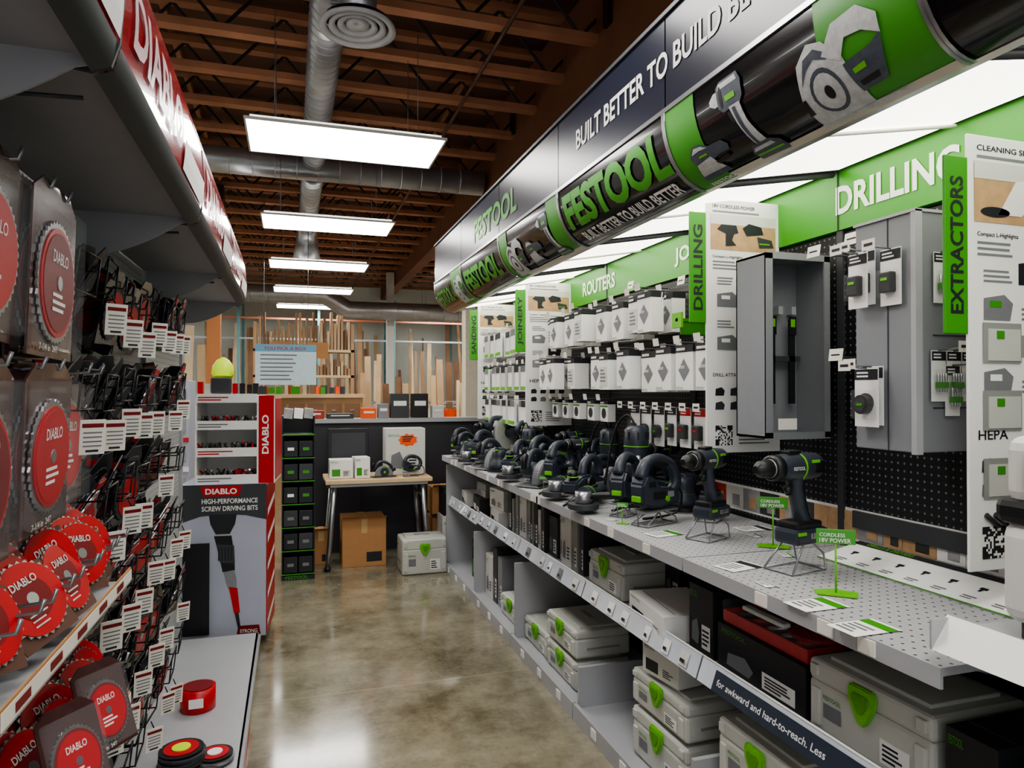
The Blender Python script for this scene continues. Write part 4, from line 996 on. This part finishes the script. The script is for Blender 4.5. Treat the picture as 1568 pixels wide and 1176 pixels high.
b=B(); b.bx(-.9,-.76,8.4,8.54,0,3.86,mat('post_wood',(180,116,68),.6,var=.2,scale=4)); b.bx(-.93,-.73,8.37,8.57,3.7,3.86,WEB); b.obj('timber_post')
b=B(); b.bx(1.78,1.92,13.6,13.74,0,3.86,OFFW); b.bx(1.72,1.98,13.55,13.8,0,.03,MG); b.obj('steel_column')
b=B(); b.bx(2.05,2.25,8.3,8.5,0,3.6,mat('cream',(224,217,196),.6)); b.bx(2.02,2.28,8.27,8.53,0,.1,DG); b.obj('cream_column')
b=B(); b.tube([(0,0,0),(0,0,1.7)],.02,DG,8); b.disc((0,0,.015),(0,0,1),.18,.03,DG,20)
b.tube([(0,0,1.68),(0,0,1.72),(0,0,1.80),(0,0,1.86),(0,0,1.89)],[.09,.11,.10,.06,.01],YEL,18); b.prof([(-.09,-.05),(.09,-.05),(.07,-.17),(-.07,-.17)],.01,YEL,c=1.70,plane='xy',bev=.003)
b.obj('lime_cap_stand',(-.66,7.6,0))
# lumber racks
b=B(); random.seed(11)
x=-4.8
while x<4.1:
    w=U(.03,.10); h=U(1.9,3.1); y0=14.7+U(0,.6)
    M0=b.M; b.M=Matrix.Translation((x+w/2,y0,h/2))@Euler((-.12+U(-.03,.03),U(-.035,.035),0)).to_matrix().to_4x4()
    if R()<.9: b.box((0,0,0),(w,.03,h),random.choice(WOODS))
    b.M=M0; x+=w+U(.0,.04)
RO=mat('rack_orange',(214,130,100),.5); RTL=mat('rack_teal',(110,160,165),.5)
for z in (1.2,2.55,2.95): b.bx(-4.9,4.1,14.35,14.38,z,z+.035,RO if z>2.8 else LG)
for x in (-4,-2.5,-1,.5,2,3.5): b.bx(x,x+.05,14.3,14.4,0,3.4,RTL); b.bx(x,x+.05,15.7,15.8,0,3.4,RTL)
b.obj('lumber_rack')
b=B(); x=1.0
while x<3.0:
    w=U(.04,.12); h=U(1.4,2.3); b.box((x+w/2,12.3+U(0,.2),h/2),(w,.03,h),random.choice(WOODS),rot=(-.08,U(-.03,.03),0)); x+=w+U(.02,.1)
x=-3.6
while x<-1.1:
    w=U(.04,.12); h=U(1.7,2.6); b.box((x+w/2,11.3+U(0,.2),h/2),(w,.03,h),random.choice(WOODS),rot=(-.08,U(-.03,.03),0)); x+=w+U(.02,.1)
b.bx(1,3,12.5,12.56,1.3,1.36,LG); b.bx(-3.6,-1.1,11.6,11.66,1.3,1.36,LG)
b.obj('leaning_boards')
b=B(); b.bx(1.0,2.2,8.9,9.4,0,1.1,WOODS[3]); b.bx(.95,2.25,8.85,9.45,1.1,1.14,WOODS[0])
for k in range(14): b.box((U(1.05,2.1),9.0+U(0,.3),1.14+.08),(U(.05,.15),.1,.16),random.choice([DG,RED,WHITE,ORANGE,MG,GREEN]))
b.obj('service_counter')
# ---------------------------------------------------------------- world + camera
w=bpy.data.worlds.new('world'); scene.world=w; w.use_nodes=True
bg=w.node_tree.nodes['Background']; bg.inputs[0].default_value=(.95,.97,1,1); bg.inputs[1].default_value=1.0
cam=bpy.data.cameras.new('camera'); co=bpy.data.objects.new('camera',cam); COL.objects.link(co)
cam.sensor_width=36; cam.lens=24.34; co.location=(0,0,1.55); co.rotation_euler=(math.radians(90.54),0,math.radians(-17.7)); cam.clip_start=.02
scene.camera=co
scene.view_settings.view_transform='AgX'
try: scene.view_settings.look='AgX - Medium High Contrast'
except Exception: pass
scene.view_settings.exposure=0.4
